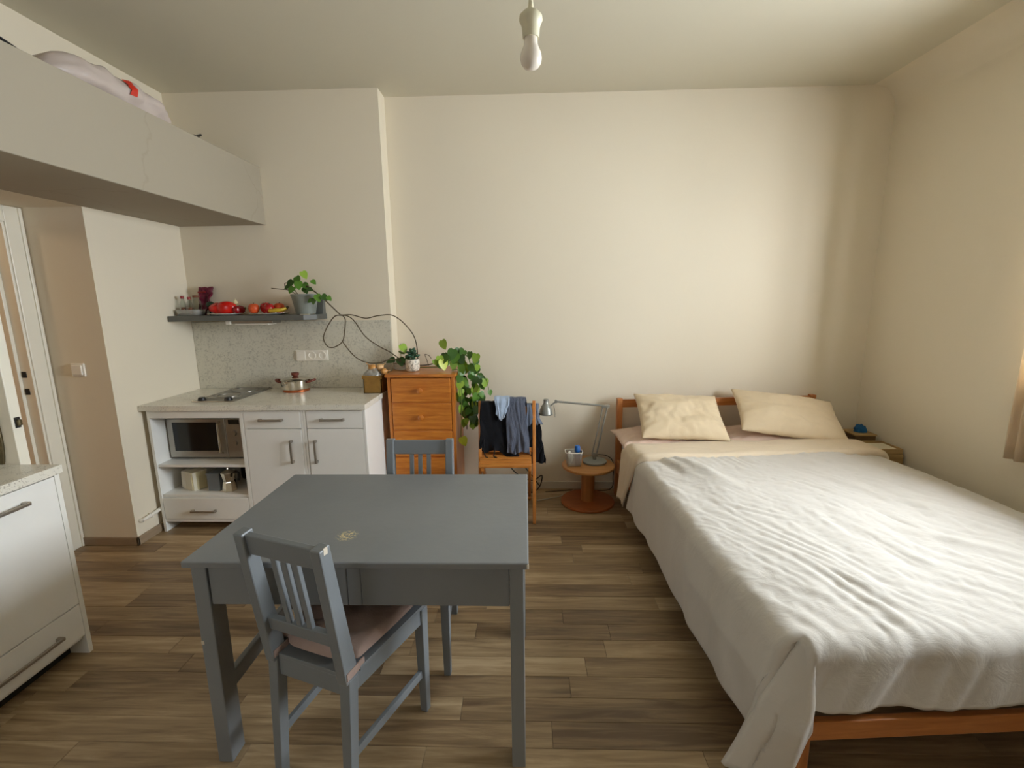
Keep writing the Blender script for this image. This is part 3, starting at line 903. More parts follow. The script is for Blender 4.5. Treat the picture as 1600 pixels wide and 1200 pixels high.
# saucepan
pt = thing('saucepan', 'steel saucepan with wooden knob and handles on the worktop', 'pot', (-1.69, 3.33, ZW))
c = (-1.69, 3.33, ZW)
MB().lathe([(0, .0005), (0.088, .0005), (0.092, .004), (0.092, .016), (0.089, .018)], c, 40).build('copper_base', M['copper'], pt, True)
MB().lathe([(0.089, .017), (0.097, .022), (0.099, .030), (0.099, .083), (0.103, .086)], c, 40).build('body', M['chrome'], pt, True)
ld = MB().lathe([(0.103, .087), (0.100, .091), (0.06, .104), (0, .109)], c, 40).build('lid', M['chrome'], pt, True)
MB().lathe([(0.014, .107), (0.018, .112), (0.026, .118), (0.027, .134), (0.021, .138), (0, .138)], c, 24).build('knob', M['woodknob'], ld, True)
for sg in (-1, 1):
    pts = [(c[0] + sg * .097, c[1] - .03, ZW + .068), (c[0] + sg * .128, c[1] - .026, ZW + .078), (c[0] + sg * .142, c[1], ZW + .084), (c[0] + sg * .128, c[1] + .026, ZW + .078), (c[0] + sg * .097, c[1] + .03, ZW + .068)]
    MB().tube(spline(pts), 0.0085, 10).build('handle', M['woodknob'], pt, True)

# sockets
so = thing('power_sockets', 'white triple frame with one switch and two sockets on the backsplash', 'socket', (-1.603, YK - .01, 1.128))
MB().box(-1.725, -1.481, YK - .020, YK - .0095, 1.088, 1.168, 0.004).build('frame', M['plastic_w'], so)
MB().box(-1.717, -1.651, YK - .025, YK - .018, 1.096, 1.160, 0.003).build('rocker', M['plastic_w'], so)
for xx in (-1.603, -1.524):
    m = MB().lathe([(0.031, 0), (0.031, .005), (0.021, .005), (0.019, -.004), (0, -.004)], cap=False, mat=Matrix.Translation((xx, YK - .0195, 1.128)) @ Matrix.Rotation(PI / 2, 4, 'X'))
    s_ = m.build('socket', M['plastic_w'], so, True)
    m = MB()
    for dx in (-.009, .009):
        m.cyl((xx + dx, YK - .0166, 1.128), (xx + dx, YK - .0152, 1.128), 0.0028, n=8)
    m.build('pin_hole', M['dark'], s_)

# ------------------------------------------------------------------ wall shelf and what stands on it
ZSH = 1.437
sh = thing('wall_shelf', 'long grey wall shelf above the backsplash', 'shelf', (-1.98, 3.35, 1.40))
MB().prism([(XL + .002, 3.215), (-1.535, 3.215), (-1.470, 3.28), (-1.470, YK - .002), (XL + .002, YK - .002)], 'z', 1.400, ZSH, 0.002).build('board', M['greyshelf'], sh)
MB().prism([(3.40, ZSH - .002), (YK - .002, ZSH - .002), (YK - .002, ZSH + .105), (3.425, ZSH + .105), (3.41, ZSH + .05)], 'x', -1.56, -1.475, 0.003).build('end_lip', M['greyshelf'], sh)
ul = thing('under_shelf_light', 'slim grey light fitting under the grey wall shelf', 'light fitting', (-1.96, 3.33, 1.37))
MB().box(-2.09, -1.79, 3.28, 3.40, 1.376, 1.3995, 0.004).build('housing', M['steel'], ul)
MB().box(-2.06, -1.82, 3.275, 3.39, 1.368, 1.378, 0.003).build('diffuser', M['plastic_w'], ul)
MB().box(-2.125, -2.09, 3.27, 3.39, 1.372, 1.3995, 0.004).build('end_cap', M['plastic_w'], ul)

# clear tray with bottles
tr = thing('plastic_tray', 'clear plastic tray holding small bottles at the left end of the wall shelf', 'tray', (-2.40, 3.33, ZSH))
m = MB()
def tray_side(u, v):
    a = 2 * PI * u
    sx, sy = math.cos(a), math.sin(a)
    q = (abs(sx) ** 4 + abs(sy) ** 4) ** -0.25
    k = 0.88 + 0.12 * v
    return Vector((-2.400 + .088 * q * sx * k, 3.325 + .062 * q * sy * k, ZSH + .0005 + .042 * v))
m.grid(tray_side, 32, 3, True)
m.box(-2.475, -2.325, 3.275, 3.375, ZSH + .0005, ZSH + .002)
m.build('body', M['cloud'], tr, True, solid=0.0012)
for i, (xx, yy, hh, lab) in enumerate(((-2.438, 3.305, .136, 'left of the two red-capped glass bottles in the clear tray'), (-2.390, 3.305, .130, 'right of the two red-capped glass bottles in the clear tray'))):
    bt = thing('spice_bottle', lab, 'bottle', (xx, yy, ZSH + .002), group='bottles in the clear tray')
    c = (xx, yy, ZSH + .0025)
    MB().lathe([(0.015, 0), (0.018, .003), (0.018, hh * .62), (0.009, hh * .80), (0.009, hh * .88)], c, 16).build('glass', M['clear'], bt, True)
    MB().lathe([(0.0155, .002), (0.0155, hh * .42), (0, hh * .42)], c, 14).build('contents', M['spice'], bt, True)
    MB().lathe([(0.011, hh * .86), (0.011, hh), (0, hh)], c, 14).build('cap', M['redcap'], bt, True)
t = thing('glass_jar', 'larger clear jar behind the small bottles in the tray', 'jar', (-2.36, 3.35, ZSH))
c = (-2.365, 3.345, ZSH + .0025)
MB().lathe([(0.024, 0), (0.028, .003), (0.028, .10), (0.02, .118), (0.02, .128)], c, 18).build('glass', M['clear'], t, True)
MB().lathe([(0.022, .126), (0.022, .140), (0, .140)], c, 16).build('lid', M['spice'], t, True)
t = thing('foil_packet', 'crumpled maroon packet standing at the back of the tray on the shelf', 'packet', (-2.37, 3.41, ZSH))
def packet(u, v):
    x = -2.405 + (.05 + .05 * v) * u
    z = ZSH + .001 + .20 * v
    y = 3.412 + .016 * math.sin(PI * u) * (1 if True else 0) * math.sin(PI * min(1, v * 1.1)) + .010 * noise.noise(Vector((u * 7, v * 9, 3)))
    return Vector((x + .012 * noise.noise(Vector((v * 6, 1, u * 3))) + .02 * v, y, z + .012 * noise.noise(Vector((u * 8, 2, v)))))
MB().grid(packet, 16, 20).build('pouch', M['maroon'], t, True, solid=0.012)
MB().tube([(-2.385, 3.402, ZSH + .165), (-2.33, 3.400, ZSH + .168)], .006, 8).build('clip', M['redcap'], t, True)
t = thing('green_brush', 'dark green round-headed brush standing beside the tray', 'brush', (-2.29, 3.37, ZSH))
MB().cyl((-2.292, 3.37, ZSH + .0005), (-2.285, 3.37, ZSH + .055), 0.006, n=10).build('handle', M['black'], t, True)
MB().ball((-2.283, 3.37, ZSH + .075), .030, .026, .024).build('head', M['darkgreen'], t, True)


def plate(x, y, r, lab):
    p = thing('plate', lab, 'plate', (x, y, ZSH), group='plates of produce on the wall shelf')
    MB().lathe([(0, .0008), (r * .55, .0008), (r * .60, .003), (r, .012), (r, .014), (r * .6, .006), (0, .005)], (x, y, ZSH), 40, cap=False).build('dish', M['plate'], p, True)
    return p


plate(-2.14, 3.325, .122, 'white plate with red peppers on the wall shelf')
plate(-1.835, 3.325, .130, 'white plate with peach, apples and bananas on the wall shelf')


def pepper(x, y, z, r, h, rot, mat, lab, tilt=0.0):
    p = thing('red_pepper', lab, 'pepper', (x, y, z), group='peppers on the plate')
    mt = Matrix.Translation((x, y, z + r * 0.86)) @ Matrix.Rotation(rot, 4, 'Z') @ Matrix.Rotation(tilt, 4, 'X')
    def f(u, v):
        a, b_ = 2 * PI * u, PI * v
        rr = r * math.sin(b_) ** 0.75 * (1 + .10 * math.cos(3 * a))
        zz = h * (-math.cos(b_)) - (.018 if v > .97 else 0)
        return mt @ Vector((zz, rr * math.cos(a), rr * .95 * math.sin(a)))
    MB().grid(f, 24, 14, True).build('flesh', mat, p, 'all')
    MB().tube([mt @ Vector((h * .86, 0, 0)), mt @ Vector((h * 1.12, 0, .004)), mt @ Vector((h * 1.3, .006, .014))], .006, 8).build('stalk', M['stalk'], p, True)
    return p


pepper(-2.205, 3.315, ZSH + .012, .043, .052, 2.6, M['red'], 'glossy red pepper at the left of the plate')
pepper(-2.125, 3.31, ZSH + .012, .047, .064, 0.3, M['red'], 'largest red pepper, in the middle of the plate')
pepper(-2.050, 3.325, ZSH + .012, .030, .045, 1.2, M['darkred'], 'small dark red pepper at the right of the plate')
t = thing('garlic_bulb', 'cream garlic bulb lying on top of the red peppers', 'garlic', (-2.075, 3.335, ZSH + .08))
MB().lathe([(0, 0), (0.014, .002), (0.020, .012), (0.015, .024), (0.005, .032), (0.004, .042), (0, .042)], (-2.082, 3.345, ZSH + .072), 16).build('bulb', M['cream'], t, True)
MB().cyl((-2.082, 3.345, ZSH + .066), (-2.082, 3.345, ZSH + .073), .006, n=10).build('root', M['garlic'], t)


def fruit(name, x, y, r, mat, lab, cat, dz=0.0):
    p = thing(name, lab, cat, (x, y, ZSH + .012 + dz))
    c = (x, y, ZSH + .010 + dz)
    MB().lathe([(0, .10 * r), (.5 * r, .02 * r), (.86 * r, .45 * r), (r, r), (.86 * r, 1.55 * r), (.5 * r, 1.86 * r), (.12 * r, 1.80 * r), (0, 1.72 * r)], c, 24).build('flesh', mat, p, 'all')
    MB().cyl((x, y, c[2] + 1.72 * r), (x + .004, y, c[2] + 2.02 * r), .003, n=6).build('stalk', M['stem'], p)
    return p


fruit('peach', -1.925, 3.30, .037, M['peach'], 'orange peach at the left of the fruit plate', 'peach')
fruit('apple', -1.862, 3.345, .040, M['applered'], 'dark red apple behind the peach', 'apple')
fruit('apple', -1.812, 3.295, .036, M['applered'], 'red apple in the front middle of the fruit plate', 'apple')
fruit('peach', -1.768, 3.35, .038, M['peach'], 'orange-red peach beside the bananas', 'peach')
bn = thing('bananas', 'small bunch of yellow bananas at the right of the fruit plate', 'banana', (-1.745, 3.30, ZSH))
for k in range(2):
    pts = [(-1.79 + .006 * k, 3.262 + .03 * k, ZSH + .029), (-1.755, 3.250 + .03 * k, ZSH + .030 + .004 * k), (-1.715, 3.262 + .03 * k, ZSH + .034), (-1.690, 3.29 + .025 * k, ZSH + .046)]
    MB().tube(spline(pts, 6), .015, 10, .009).build('banana', M['banana'], bn, True)
MB().tube([(-1.690, 3.30, ZSH + .046), (-1.682, 3.31, ZSH + .056)], .009, 8, .006).build('stem', M['stem'], bn)

# ------------------------------------------------------------------ pothos
def leaf_mesh():
    """heart-shaped leaf, unit long, folded a little along its midrib"""
    out = [(0, 0.06), (.16, -.02), (.34, .06), (.43, .25), (.40, .48), (.27, .72), (.10, .92), (0, 1.0)]
    vs, fs = [], []
    mid = [(0, .06), (0, .10), (0, .16), (0, .30), (0, .50), (0, .73), (0, .92), (0, 1.0)]
    for (x, yy) in mid:
        vs.append((0, yy, -.10 * yy * yy))
    for sg in (1, -1):
        base = len(vs)
        for (x, yy) in out[1:7]:
            vs.append((sg * x, yy, .16 * x - .12 * yy * yy - .10 * x * x))
        for i in range(5):
            q = (i + 1, base + i, base + i + 1, i + 2)
            fs.append(q if sg > 0 else q[::-1])
        fs.append((0, base, 1) if sg > 0 else (1, base, 0))
        fs.append((6, base + 5, 7) if sg > 0 else (7, base + 5, 6))
    me = bpy.data.meshes.new('leaf')
    me.from_pydata(vs, [], fs)
    me.materials.append(M['leaf'])
    for p in me.polygons:
        p.use_smooth = True
    return me


LEAF = leaf_mesh()
LEAF_Y = LEAF.copy()
LEAF_Y.materials.clear()
LEAF_Y.materials.append(M['yellowleaf'])


def add_leaf(parent, p, size, tip, face, me=None):
    """p: where the leaf joins its stalk; tip: direction to the tip; face: which way its upper side looks"""
    y = Vector(tip).normalized()
    z = Vector(face)
    z = (z - y * z.dot(y)).normalized()
    x = y.cross(z)
    R = Matrix((x, y, z)).transposed().to_4x4()
    o = bpy.data.objects.new('leaf', me or LEAF)
    COL.objects.link(o)
    o.parent = parent
    o.matrix_basis = WM[parent.name].inverted() @ Matrix.Translation(p) @ R @ Matrix.Diagonal((size, size, size, 1))
    return o


def rnd(a, b):
    return random.uniform(a, b)


PX, PY = -1.567, 3.330
ps = thing('pothos_plant', 'pothos in a grey pot on the wall shelf with long bare trailing vines', 'plant', (PX, PY, ZSH))
pot_ = MB().lathe([(0, .0008), (0.062, .0008), (0.066, .004), (0.088, .128), (0.092, .130), (0.092, .142), (0.082, .142), (0.078, .120), (0, .120)], (PX, PY, ZSH), 36, cap=False).build('pot', M['pot'], ps, True)
MB().lathe([(0.078, .120), (0, .128)], (PX, PY, ZSH), 20, cap=False).build('soil', M['soil'], ps, True)
ys = 3.25
v1 = spline([(PX + .02, PY, ZSH + .12), (-1.52, 3.27, 1.63), (-1.46, 3.24, 1.60), (-1.40, 3.24, 1.55), (-1.345, 3.25, 1.49), (-1.300, 3.26, 1.44), (-1.285, 3.26, 1.425)])
MB().tube(v1, .0055, 8, .004).build('vine', M['stem'], ps, True)
# loop and the two long bare runs
loop = spline([(-1.285, 3.26, 1.43), (-1.34, 3.27, 1.42), (-1.40, 3.28, 1.35), (-1.435, 3.28, 1.27), (-1.41, 3.28, 1.21), (-1.36, 3.28, 1.205), (-1.30, 3.28, 1.245), (-1.275, 3.27, 1.32), (-1.265, 3.27, 1.40), (-1.285, 3.26, 1.435)])
MB().tube(loop, .004, 7).build('vine', M['stem'], ps, True)
low = spline([(-1.30, 3.28, 1.245), (-1.27, 3.29, 1.19), (-1.21, 3.30, 1.12), (-1.13, 3.31, 1.085), (-1.05, 3.32, 1.085), (-.99, 3.33, 1.105), (-.93, 3.34, 1.10), (-.87, 3.36, 1.06)])
MB().tube(low, .004, 7).build('vine', M['stem'], ps, True)
mid = spline([(-1.285, 3.26, 1.43), (-1.24, 3.27, 1.42), (-1.20, 3.28, 1.38), (-1.14, 3.29, 1.28), (-1.06, 3.31, 1.21), (-.98, 3.33, 1.16), (-.91, 3.35, 1.10), (-.87, 3.36, 1.055)])
MB().tube(mid, .004, 7).build('vine', M['stem'], ps, True)
top = spline([(-1.285, 3.26, 1.43), (-1.22, 3.28, 1.43), (-1.13, 3.30, 1.405), (-1.05, 3.31, 1.42), (-.96, 3.33, 1.425), (-.90, 3.35, 1.39), (-.845, 3.36, 1.33), (-.81, 3.37, 1.27), (-.795, 3.38, 1.20), (-.80, 3.42, 1.10)])
MB().tube(top, .004, 7).build('vine', M['stem'], ps, True)
MB().tube(spline([(-1.60, 3.32, 1.56), (-1.66, 3.31, 1.605), (-1.73, 3.31, 1.615), (-1.79, 3.31, 1.622)]), .003, 6).build('twig', M['stem'], ps, True)
MB().tube(spline([(-1.61, 3.33, 1.57), (-1.655, 3.32, 1.645), (-1.69, 3.315, 1.655), (-1.692, 3.312, 1.625)]), .003, 6).build('twig', M['stem'], ps, True)
for (x, y, z, s, tp, fc) in (
        (-1.555, 3.30, 1.735, .062, (.45, -.1, -.75), (.5, -.8, .3)), (-1.590, 3.28, 1.70, .066, (.3, -.3, -.6), (-.2, -.9, .4)),
        (-1.615, 3.28, 1.675, .070, (-.5, -.3, -.7), (-.2, -.9, .5)), (-1.57, 3.26, 1.665, .068, (.2, -.4, -.7), (.2, -.9, .5)),
        (-1.545, 3.27, 1.650, .060, (.7, -.2, -.5), (.2, -.8, .6)), (-1.60, 3.25, 1.63, .062, (-.2, -.4, -.5), (0, -.8, .6)),
        (-1.535, 3.27, 1.625, .058, (.4, -.4, -.6), (.1, -.9, .4)), (-1.645, 3.29, 1.64, .05, (-.6, -.2, -.4), (-.2, -.8, .6)),
        (-1.47, 3.25, 1.672, .042, (.5, -.1, -.5), (.3, -.9, .3)), (-1.50, 3.24, 1.615, .046, (.6, -.2, -.2), (.1, -.8, .6)),
        (-1.435, 3.23, 1.575, .060, (.35, -.2, -.8), (.2, -.9, .3)), (-1.40, 3.23, 1.570, .055, (.7, -.1, -.6), (.3, -.9, .3)),
        (-1.365, 3.235, 1.56, .042, (.7, -.1, -.7), (.4, -.8, .4)), (-1.455, 3.23, 1.55, .048, (-.1, -.2, -.7), (-.1, -.9, .4)),
        (-1.475, 3.245, 1.54, .04, (-.7, -.2, -.4), (-.2, -.9, .4))):
    add_leaf(ps, (x, y, z), s, tp, fc)
t = tag(MB().box(-1.56, -1.50, 3.222, 3.25, ZSH + .0005, ZSH + .004, 0.001).build('paper_scrap', M['paper']), 'small white card lying at the foot of the grey pot on the shelf', 'card')

# ------------------------------------------------------------------ box with onions at the end of the worktop
bx = thing('cardboard_box', 'brown box holding onions at the right end of the worktop', 'box', (-1.075, 3.29, ZW))
m = MB()
m.box(-1.148, -1.02, 3.215, 3.375, ZW + .0005, ZW + .006)
m.box(-1.148, -1.02, 3.215, 3.221, ZW, ZW + .125)
m.box(-1.148, -1.02, 3.369, 3.375, ZW, ZW + .125)
m.box(-1.148, -1.142, 3.215, 3.375, ZW, ZW + .125)
m.box(-1.026, -1.02, 3.215, 3.375, ZW, ZW + .125)
m.build('body', M['box'], bx)
m = MB()
for q in ((-1.155, -1.014, 3.208, 3.215), (-1.155, -1.014, 3.375, 3.382), (-1.155, -1.148, 3.215, 3.375), (-1.02, -1.014, 3.215, 3.375)):
    m.box(q[0], q[1], q[2], q[3], ZW + .103, ZW + .127, 0.002)
m.build('rim', M['box'], bx)


def onion(x, y, z, r, lab, mat='onion', tilt=0.0):
    p = thing('onion', lab, 'onion', (x, y, z))
    MB().lathe([(0, -r * .85), (.3 * r, -.8 * r), (.85 * r, -.4 * r), (r, 0), (.85 * r, .45 * r), (.4 * r, .8 * r), (.12 * r, 1.1 * r), (.10 * r, 1.5 * r), (0, 1.5 * r)], n=20,
               mat=Matrix.Translation((x, y, z)) @ Matrix.Rotation(tilt, 4, 'Y')).build('bulb', M[mat], p, 'all')
    MB().tube([Vector((x, y, z)) + Vector((math.sin(tilt), 0, math.cos(tilt))) * r * k for k in (1.3, 1.7)], .004, 6).build('neck', M['garlic'], p)
    return p


onion(-1.100, 3.285, ZW + .168, .034, 'golden onion on top of the box, to the left', tilt=-.8)
onion(-1.048, 3.295, ZW + .172, .030, 'pale brown onion topmost in the box', 'garlic', tilt=.9)
onion(-1.010, 3.262, ZW + .150, .026, 'small shiny onion at the right rim of the box', tilt=1.4)


def bagf(u, v):
    a = 2 * PI * u
    b_ = v * 1.35
    rr = .064 * math.sin(min(PI / 2, b_ * 1.3)) ** .7 * (1 + .16 * noise.noise(Vector((math.cos(a) * 2, math.sin(a) * 2, v * 3))))
    return Vector((-1.092 + rr * math.cos(a), 3.262 + rr * .75 * math.sin(a), ZW + .172 - .058 * v + .02 * noise.noise(Vector((math.cos(a) * 1.7 + 5, math.sin(a) * 1.7, v * 2)))))
tag(MB().grid(bagf, 28, 10, True).build('plastic_bag', M['cloud'], None, True, solid=.001), 'crumpled clear plastic bag on top of the brown box', 'bag')

# ------------------------------------------------------------------ chest of drawers
CX0, CX1, CY0, CZ = -0.975, -0.502, 3.20, 1.018
cd = thing('chest_of_drawers', 'tall orange pine chest of drawers beside the kitchen units', 'chest of drawers', ((CX0 + CX1) / 2, 3.40, 0))
MB().box(CX0 - .012, CX1 + .012, CY0 - .018, 3.598, CZ - .022, CZ, 0.004).build('top_board', M['orange_h'], cd)
MB().box(CX0, CX0 + .022, CY0, 3.59, 0, CZ - .022, 0.002).build('side_panel', M['orange'], cd)
MB().box(CX1 - .022, CX1, CY0, 3.59, 0, CZ - .022, 0.002).build('side_panel', M['orange'], cd)
MB().box(CX0 + .022, CX1 - .022, 3.575, 3.588, .03, CZ - .022).build('back_panel', M['orange'], cd)
m = MB()
for zz in (.812, .610, .412, .214):
    m.box(CX0 + .022, CX1 - .022, CY0 + .008, CY0 + .03, zz - .007, zz + .007, 0.001)
m.box(CX0 + .022, CX1 - .022, CY0 + .006, CY0 + .03, 0, .03, 0.001)
m.build('rail', M['orange_h'], cd)
for z0, z1 in ((.818, .990), (.616, .806), (.418, .604), (.220, .406), (.036, .208)):
    dw = MB().box(CX0 + .026, CX1 - .026, CY0 - .004, CY0 + .018, z0, z1, 0.005).build('drawer', M['orange_h'], cd)
    MB().lathe([(0.010, 0), (0.010, .012), (0.019, .020), (0.020, .028), (0.012, .034), (0, .035)], n=20,
               mat=Matrix.Translation((-.742, CY0 - .003, (z0 + z1) / 2)) @ Matrix.Rotation(PI / 2, 4, 'X')).build('knob', M['orange'], dw, True)

# white marbled pot with succulent
wp = thing('succulent_pot', 'succulent in a small white marbled pot on the chest of drawers', 'plant', (-.822, 3.34, CZ))
c = (-.822, 3.34, CZ)
MB().lathe([(0, .0008), (0.036, .0008), (0.044, .006), (0.051, .03), (0.051, .07), (0.048, .088), (0.044, .088), (0.045, .075), (0, .075)], c, 32, cap=False).build('pot', M['marble'], wp, True)
MB().lathe([(0.045, .074), (0, .080)], c, 20, cap=False).build('soil', M['soil'], wp)
for k in range(11):
    a = k * 2.4
    rr = .006 + .0036 * k
    zz = CZ + .155 - .0055 * k
    MB().ball((0, 0, 0), .015, .024, .010, 12, mat=Matrix.Translation((c[0] + rr * math.cos(a), c[1] + rr * math.sin(a), zz)) @ Matrix.Rotation(a - PI / 2, 4, 'Z') @ Matrix.Rotation(.7 - .06 * k, 4, 'X')).build('fleshy_leaf', M['succulent'], wp, True)
m = MB()
m.cyl((c[0], c[1], CZ + .075), (c[0], c[1], CZ + .15), .012, n=10)
m.build('stem', M['succulent'], wp, True)

# shallow glass dish with the cutting that trails over the chest
tp = thing('trailing_pothos', 'pothos rooted in a glass dish on the chest, its leaves cascading down the right side', 'plant', (-.93, 3.42, CZ))
MB().lathe([(0, .001), (0.050, .001), (0.058, .008), (0.060, .050), (0.062, .056), (0.058, .056), (0.055, .010), (0, .008)], (-.925, 3.42, CZ), 32, cap=False).build('dish', M['cloud'], tp, True)
MB().lathe([(0.061, .053), (0.063, .055), (0.061, .058), (0.058, .056)], (-.925, 3.42, CZ), 32, cap=False).build('dish_rim', M['brownjar'], tp, True)
run = spline([(-.92, 3.42, CZ + .03), (-.87, 3.43, CZ + .05), (-.80, 3.43, CZ + .030), (-.72, 3.42, CZ + .035), (-.66, 3.41, CZ + .055), (-.60, 3.40, CZ + .07), (-.53, 3.39, CZ + .06), (-.485, 3.38, CZ + .03), (-.465, 3.37, CZ - .05), (-.45, 3.36, CZ - .18), (-.44, 3.35, CZ - .33), (-.44, 3.34, CZ - .44)])
MB().tube(run, .004, 7).build('vine', M['stem'], tp, True)
run2 = spline([(-.80, 3.40, CZ + .02), (-.71, 3.39, CZ + .02), (-.62, 3.38, CZ + .03), (-.55, 3.37, CZ + .09), (-.47, 3.36, CZ + .12), (-.42, 3.35, CZ + .10), (-.40, 3.35, CZ + .03), (-.38, 3.35, CZ - .07), (-.36, 3.34, CZ - .18), (-.37, 3.34, CZ - .30)])
MB().tube(run2, .0035, 7).build('vine', M['greenstem'], tp, True)
run3 = spline([(-.53, 3.30, CZ + .012), (-.48, 3.28, CZ + .008), (-.462, 3.27, CZ - .12), (-.465, 3.26, CZ - .28), (-.47, 3.25, CZ - .40), (-.475, 3.25, CZ - .50)])
MB().tube(run3, .003, 7).build('vine', M['greenstem'], tp, True)
MB().tube(spline([(-.72, 3.41, CZ + .03), (-.735, 3.40, CZ + .09), (-.742, 3.40, CZ + .115), (-.71, 3.395, CZ + .105), (-.695, 3.39, CZ + .085)]), .0025, 6).build('vine', M['stem'], tp, True)
MB().tube(spline([(-.41, 3.35, CZ - .08), (-.33, 3.34, CZ - .03), (-.29, 3.33, CZ - .06), (-.27, 3.33, CZ - .14)]), .0025, 6).build('vine', M['greenstem'], tp, True)
# the few leaves standing at the dish
for (x, y, z, s, tpd, fc) in ((-.905, 3.36, CZ + .195, .078, (.55, -.15, -.85), (.7, -.6, .1)), (-.955, 3.37, CZ + .085, .07, (-.7, -.2, -.2), (-.2, -.7, .7)), (-.92, 3.36, CZ + .10, .075, (.2, -.3, -.5), (.1, -.9, .4)), (-.885, 3.36, CZ + .095, .07, (.6, -.2, -.5), (.2, -.8, .5)),
                              (-.90, 3.35, CZ + .125, .06, (.1, -.5, .3), (.2, -.7, .6)), (-.865, 3.36, CZ + .075, .06, (.6, -.3, -.3), (.1, -.7, .7))):
    add_leaf(tp, (x, y, z), s, tpd, fc)
MB().tube(spline([(-.92, 3.40, CZ + .05), (-.915, 3.38, CZ + .14), (-.905, 3.36, CZ + .20)]), .0025, 6).build('leaf_stalk', M['greenstem'], tp, True)
# along the top of the chest
for (x, z, s) in ((-.605, .225, .075), (-.62, .115, .07), (-.59, .13, .07), (-.56, .12, .075), (-.57, .085, .07), (-.52, .16, .085), (-.485, .165, .085), (-.50, .13, .09), (-.47, .115, .08), (-.535, .11, .08), (-.455, .08, .075), (-.445, .15, .07), (-.40, .14, .06), (-.355, .125, .075), (-.36, .085, .07), (-.66, .085, .05), (-.64, .06, .05), (-.52, .07, .07)):
    a = rnd(-.5, .5)
    add_leaf(tp, (x, 3.36 + rnd(-.05, .03), CZ + z), s * rnd(.9, 1.1), (a, -.25, -.8), (rnd(-.5, .5), -.8, rnd(.1, .7)))
# the cascade down the side
for k in range(92):
    f = k / 91
    z = CZ + .07 - .46 * f
    wdt = .085 * math.sin(PI * min(1, .25 + f * .75)) + .02
    x = -.435 + .03 * f + rnd(-wdt, wdt)
    x = max(x, -.462)
    y = rnd(3.26, 3.42)
    add_leaf(tp, (x, y, z), rnd(.045, .075), (rnd(-.6, .6), rnd(-.4, .1), -.8), (rnd(-.6, .8), -.8, rnd(0, .7)))
for (x, z, s) in ((-.335, -.03, .075), (-.30, -.055, .07), (-.265, -.14, .045), (-.36, -.11, .08), (-.345, -.20, .085), (-.335, -.27, .08)):
    add_leaf(tp, (x, 3.33, CZ + z), s, (rnd(-.3, .4), -.2, -.9), (.3, -.8, .3))
add_leaf(tp, (-.468, 3.25, CZ - .47), .075, (.35, -.2, -.8), (.1, -.9, .3), LEAF_Y)
add_leaf(tp, (-.60, 3.31, CZ + .09), .085, (.25, -.2, -.9), (.5, -.8, .2), LEAF_Y)

# ------------------------------------------------------------------ near cabinet on the left
XF, XB, NY0, NY1 = -1.952, -2.50, 0.55, 1.795
nw = tag(MB().box(XB, -1.935, NY0 - .01, 1.800, ZW - .042, ZW - .006, 0.003).build('near_worktop', M['worktop']),
         'short speckled worktop on the near white cabinet at the left', 'worktop')
nc = thing('near_cabinet', 'white cabinet in the left foreground with tall door and low drawer', 'cabinet', (-2.2, 1.4, 0))
ZN = ZW - .042
MB().box(XB, XF, NY1 - .020, NY1, 0, ZN, 0.001).build('side_panel', M['whiteedge'], nc)
MB().box(XB, XF, NY0, NY0 + .020, 0, ZN, 0.001).build('side_panel', M['whiteedge'], nc)
MB().box(XB, XF - .02, NY0 + .02, NY1 - .02, .072, .090, 0.001).build('bottom_panel', M['white'], nc)
MB().box(XB, XB + .012, NY0 + .02, NY1 - .02, .09, ZN, 0.001).build('back_panel', M['white'], nc)
MB().box(XF - .10, XF - .085, NY0 + .02, NY1 - .02, 0, .072, 0.001).build('plinth_shade', M['dark'], nc)  # board coloured dark to stand for the shade in the gap under the drawers
for (a, b_) in ((1.1735, NY1 - .0215), (NY0 + .0215, 1.1715)):
    do = MB().box(XF - .018, XF, a, b_, .248, ZN - .008, 0.002).build('door', M['white'], nc)
    bow_handle(do, (XF, b_ - .27, .770), (XF, b_ - .125, .770), (1, 0, 0))
    dd = MB().box(XF - .018, XF, a, b_, .094, .243, 0.002).build('drawer', M['white'], nc)
    bow_handle(dd, (XF, b_ - .37, .160), (XF, b_ - .105, .160), (1, 0, 0))

# ------------------------------------------------------------------ grey table
TX0, TX1, TY0, TY1, TZ = -1.055, 0.004, 1.268, 1.987, 0.755
tb = thing('dining_table', 'grey painted wooden dining table with worn spots on its top', 'table', ((TX0 + TX1) / 2, (TY0 + TY1) / 2, 0))
MB().box(TX0, TX1, TY0, TY1, TZ - .022, TZ, 0.004).build('tabletop', M['table'], tb)
LX = ((-1.045, -.997), (-.054, -.010))
LYs = ((1.292, 1.362), (1.892, 1.962))
for (a, b_) in LX:
    for (c0, c1) in LYs:
        MB().bar(((a + b_) / 2, (c0 + c1) / 2, TZ - .022), ((a + b_) / 2, (c0 + c1) / 2, 0), b_ - a, c1 - c0, (1, 0, 0), 0.003).build('leg', M['table'], tb)
AZ = .588
for (a, b_, nm) in ((-.997, -.560, 'drawer'), (-.518, -.054, 'drawer')):
    MB().box(a + .002, b_ - .001, 1.298, 1.318, AZ + .002, TZ - .024, 0.003).build(nm, M['table'], tb)
MB().box(-.560, -.518, 1.302, 1.32, AZ, TZ - .022, 0.001).build('stile', M['table'], tb)
MB().box(-.997, -.054, 1.938, 1.958, AZ, TZ - .022, 0.002).build('apron', M['table'], tb)
for (a, b_) in LX:
    MB().box(a + .008, b_ - .008, 1.362, 1.892, AZ, TZ - .022, 0.002).build('apron', M['table'], tb)
    MB().box(a + .012, b_ - .012, 1.362, 1.892, .225, .285, 0.004).build('stretcher', M['table'], tb)
m = MB()
m.box(TX1 - .006, TX1 + .0006, TY0 - .0006, TY0 + .006, TZ - .020, TZ - .004, 0.002)
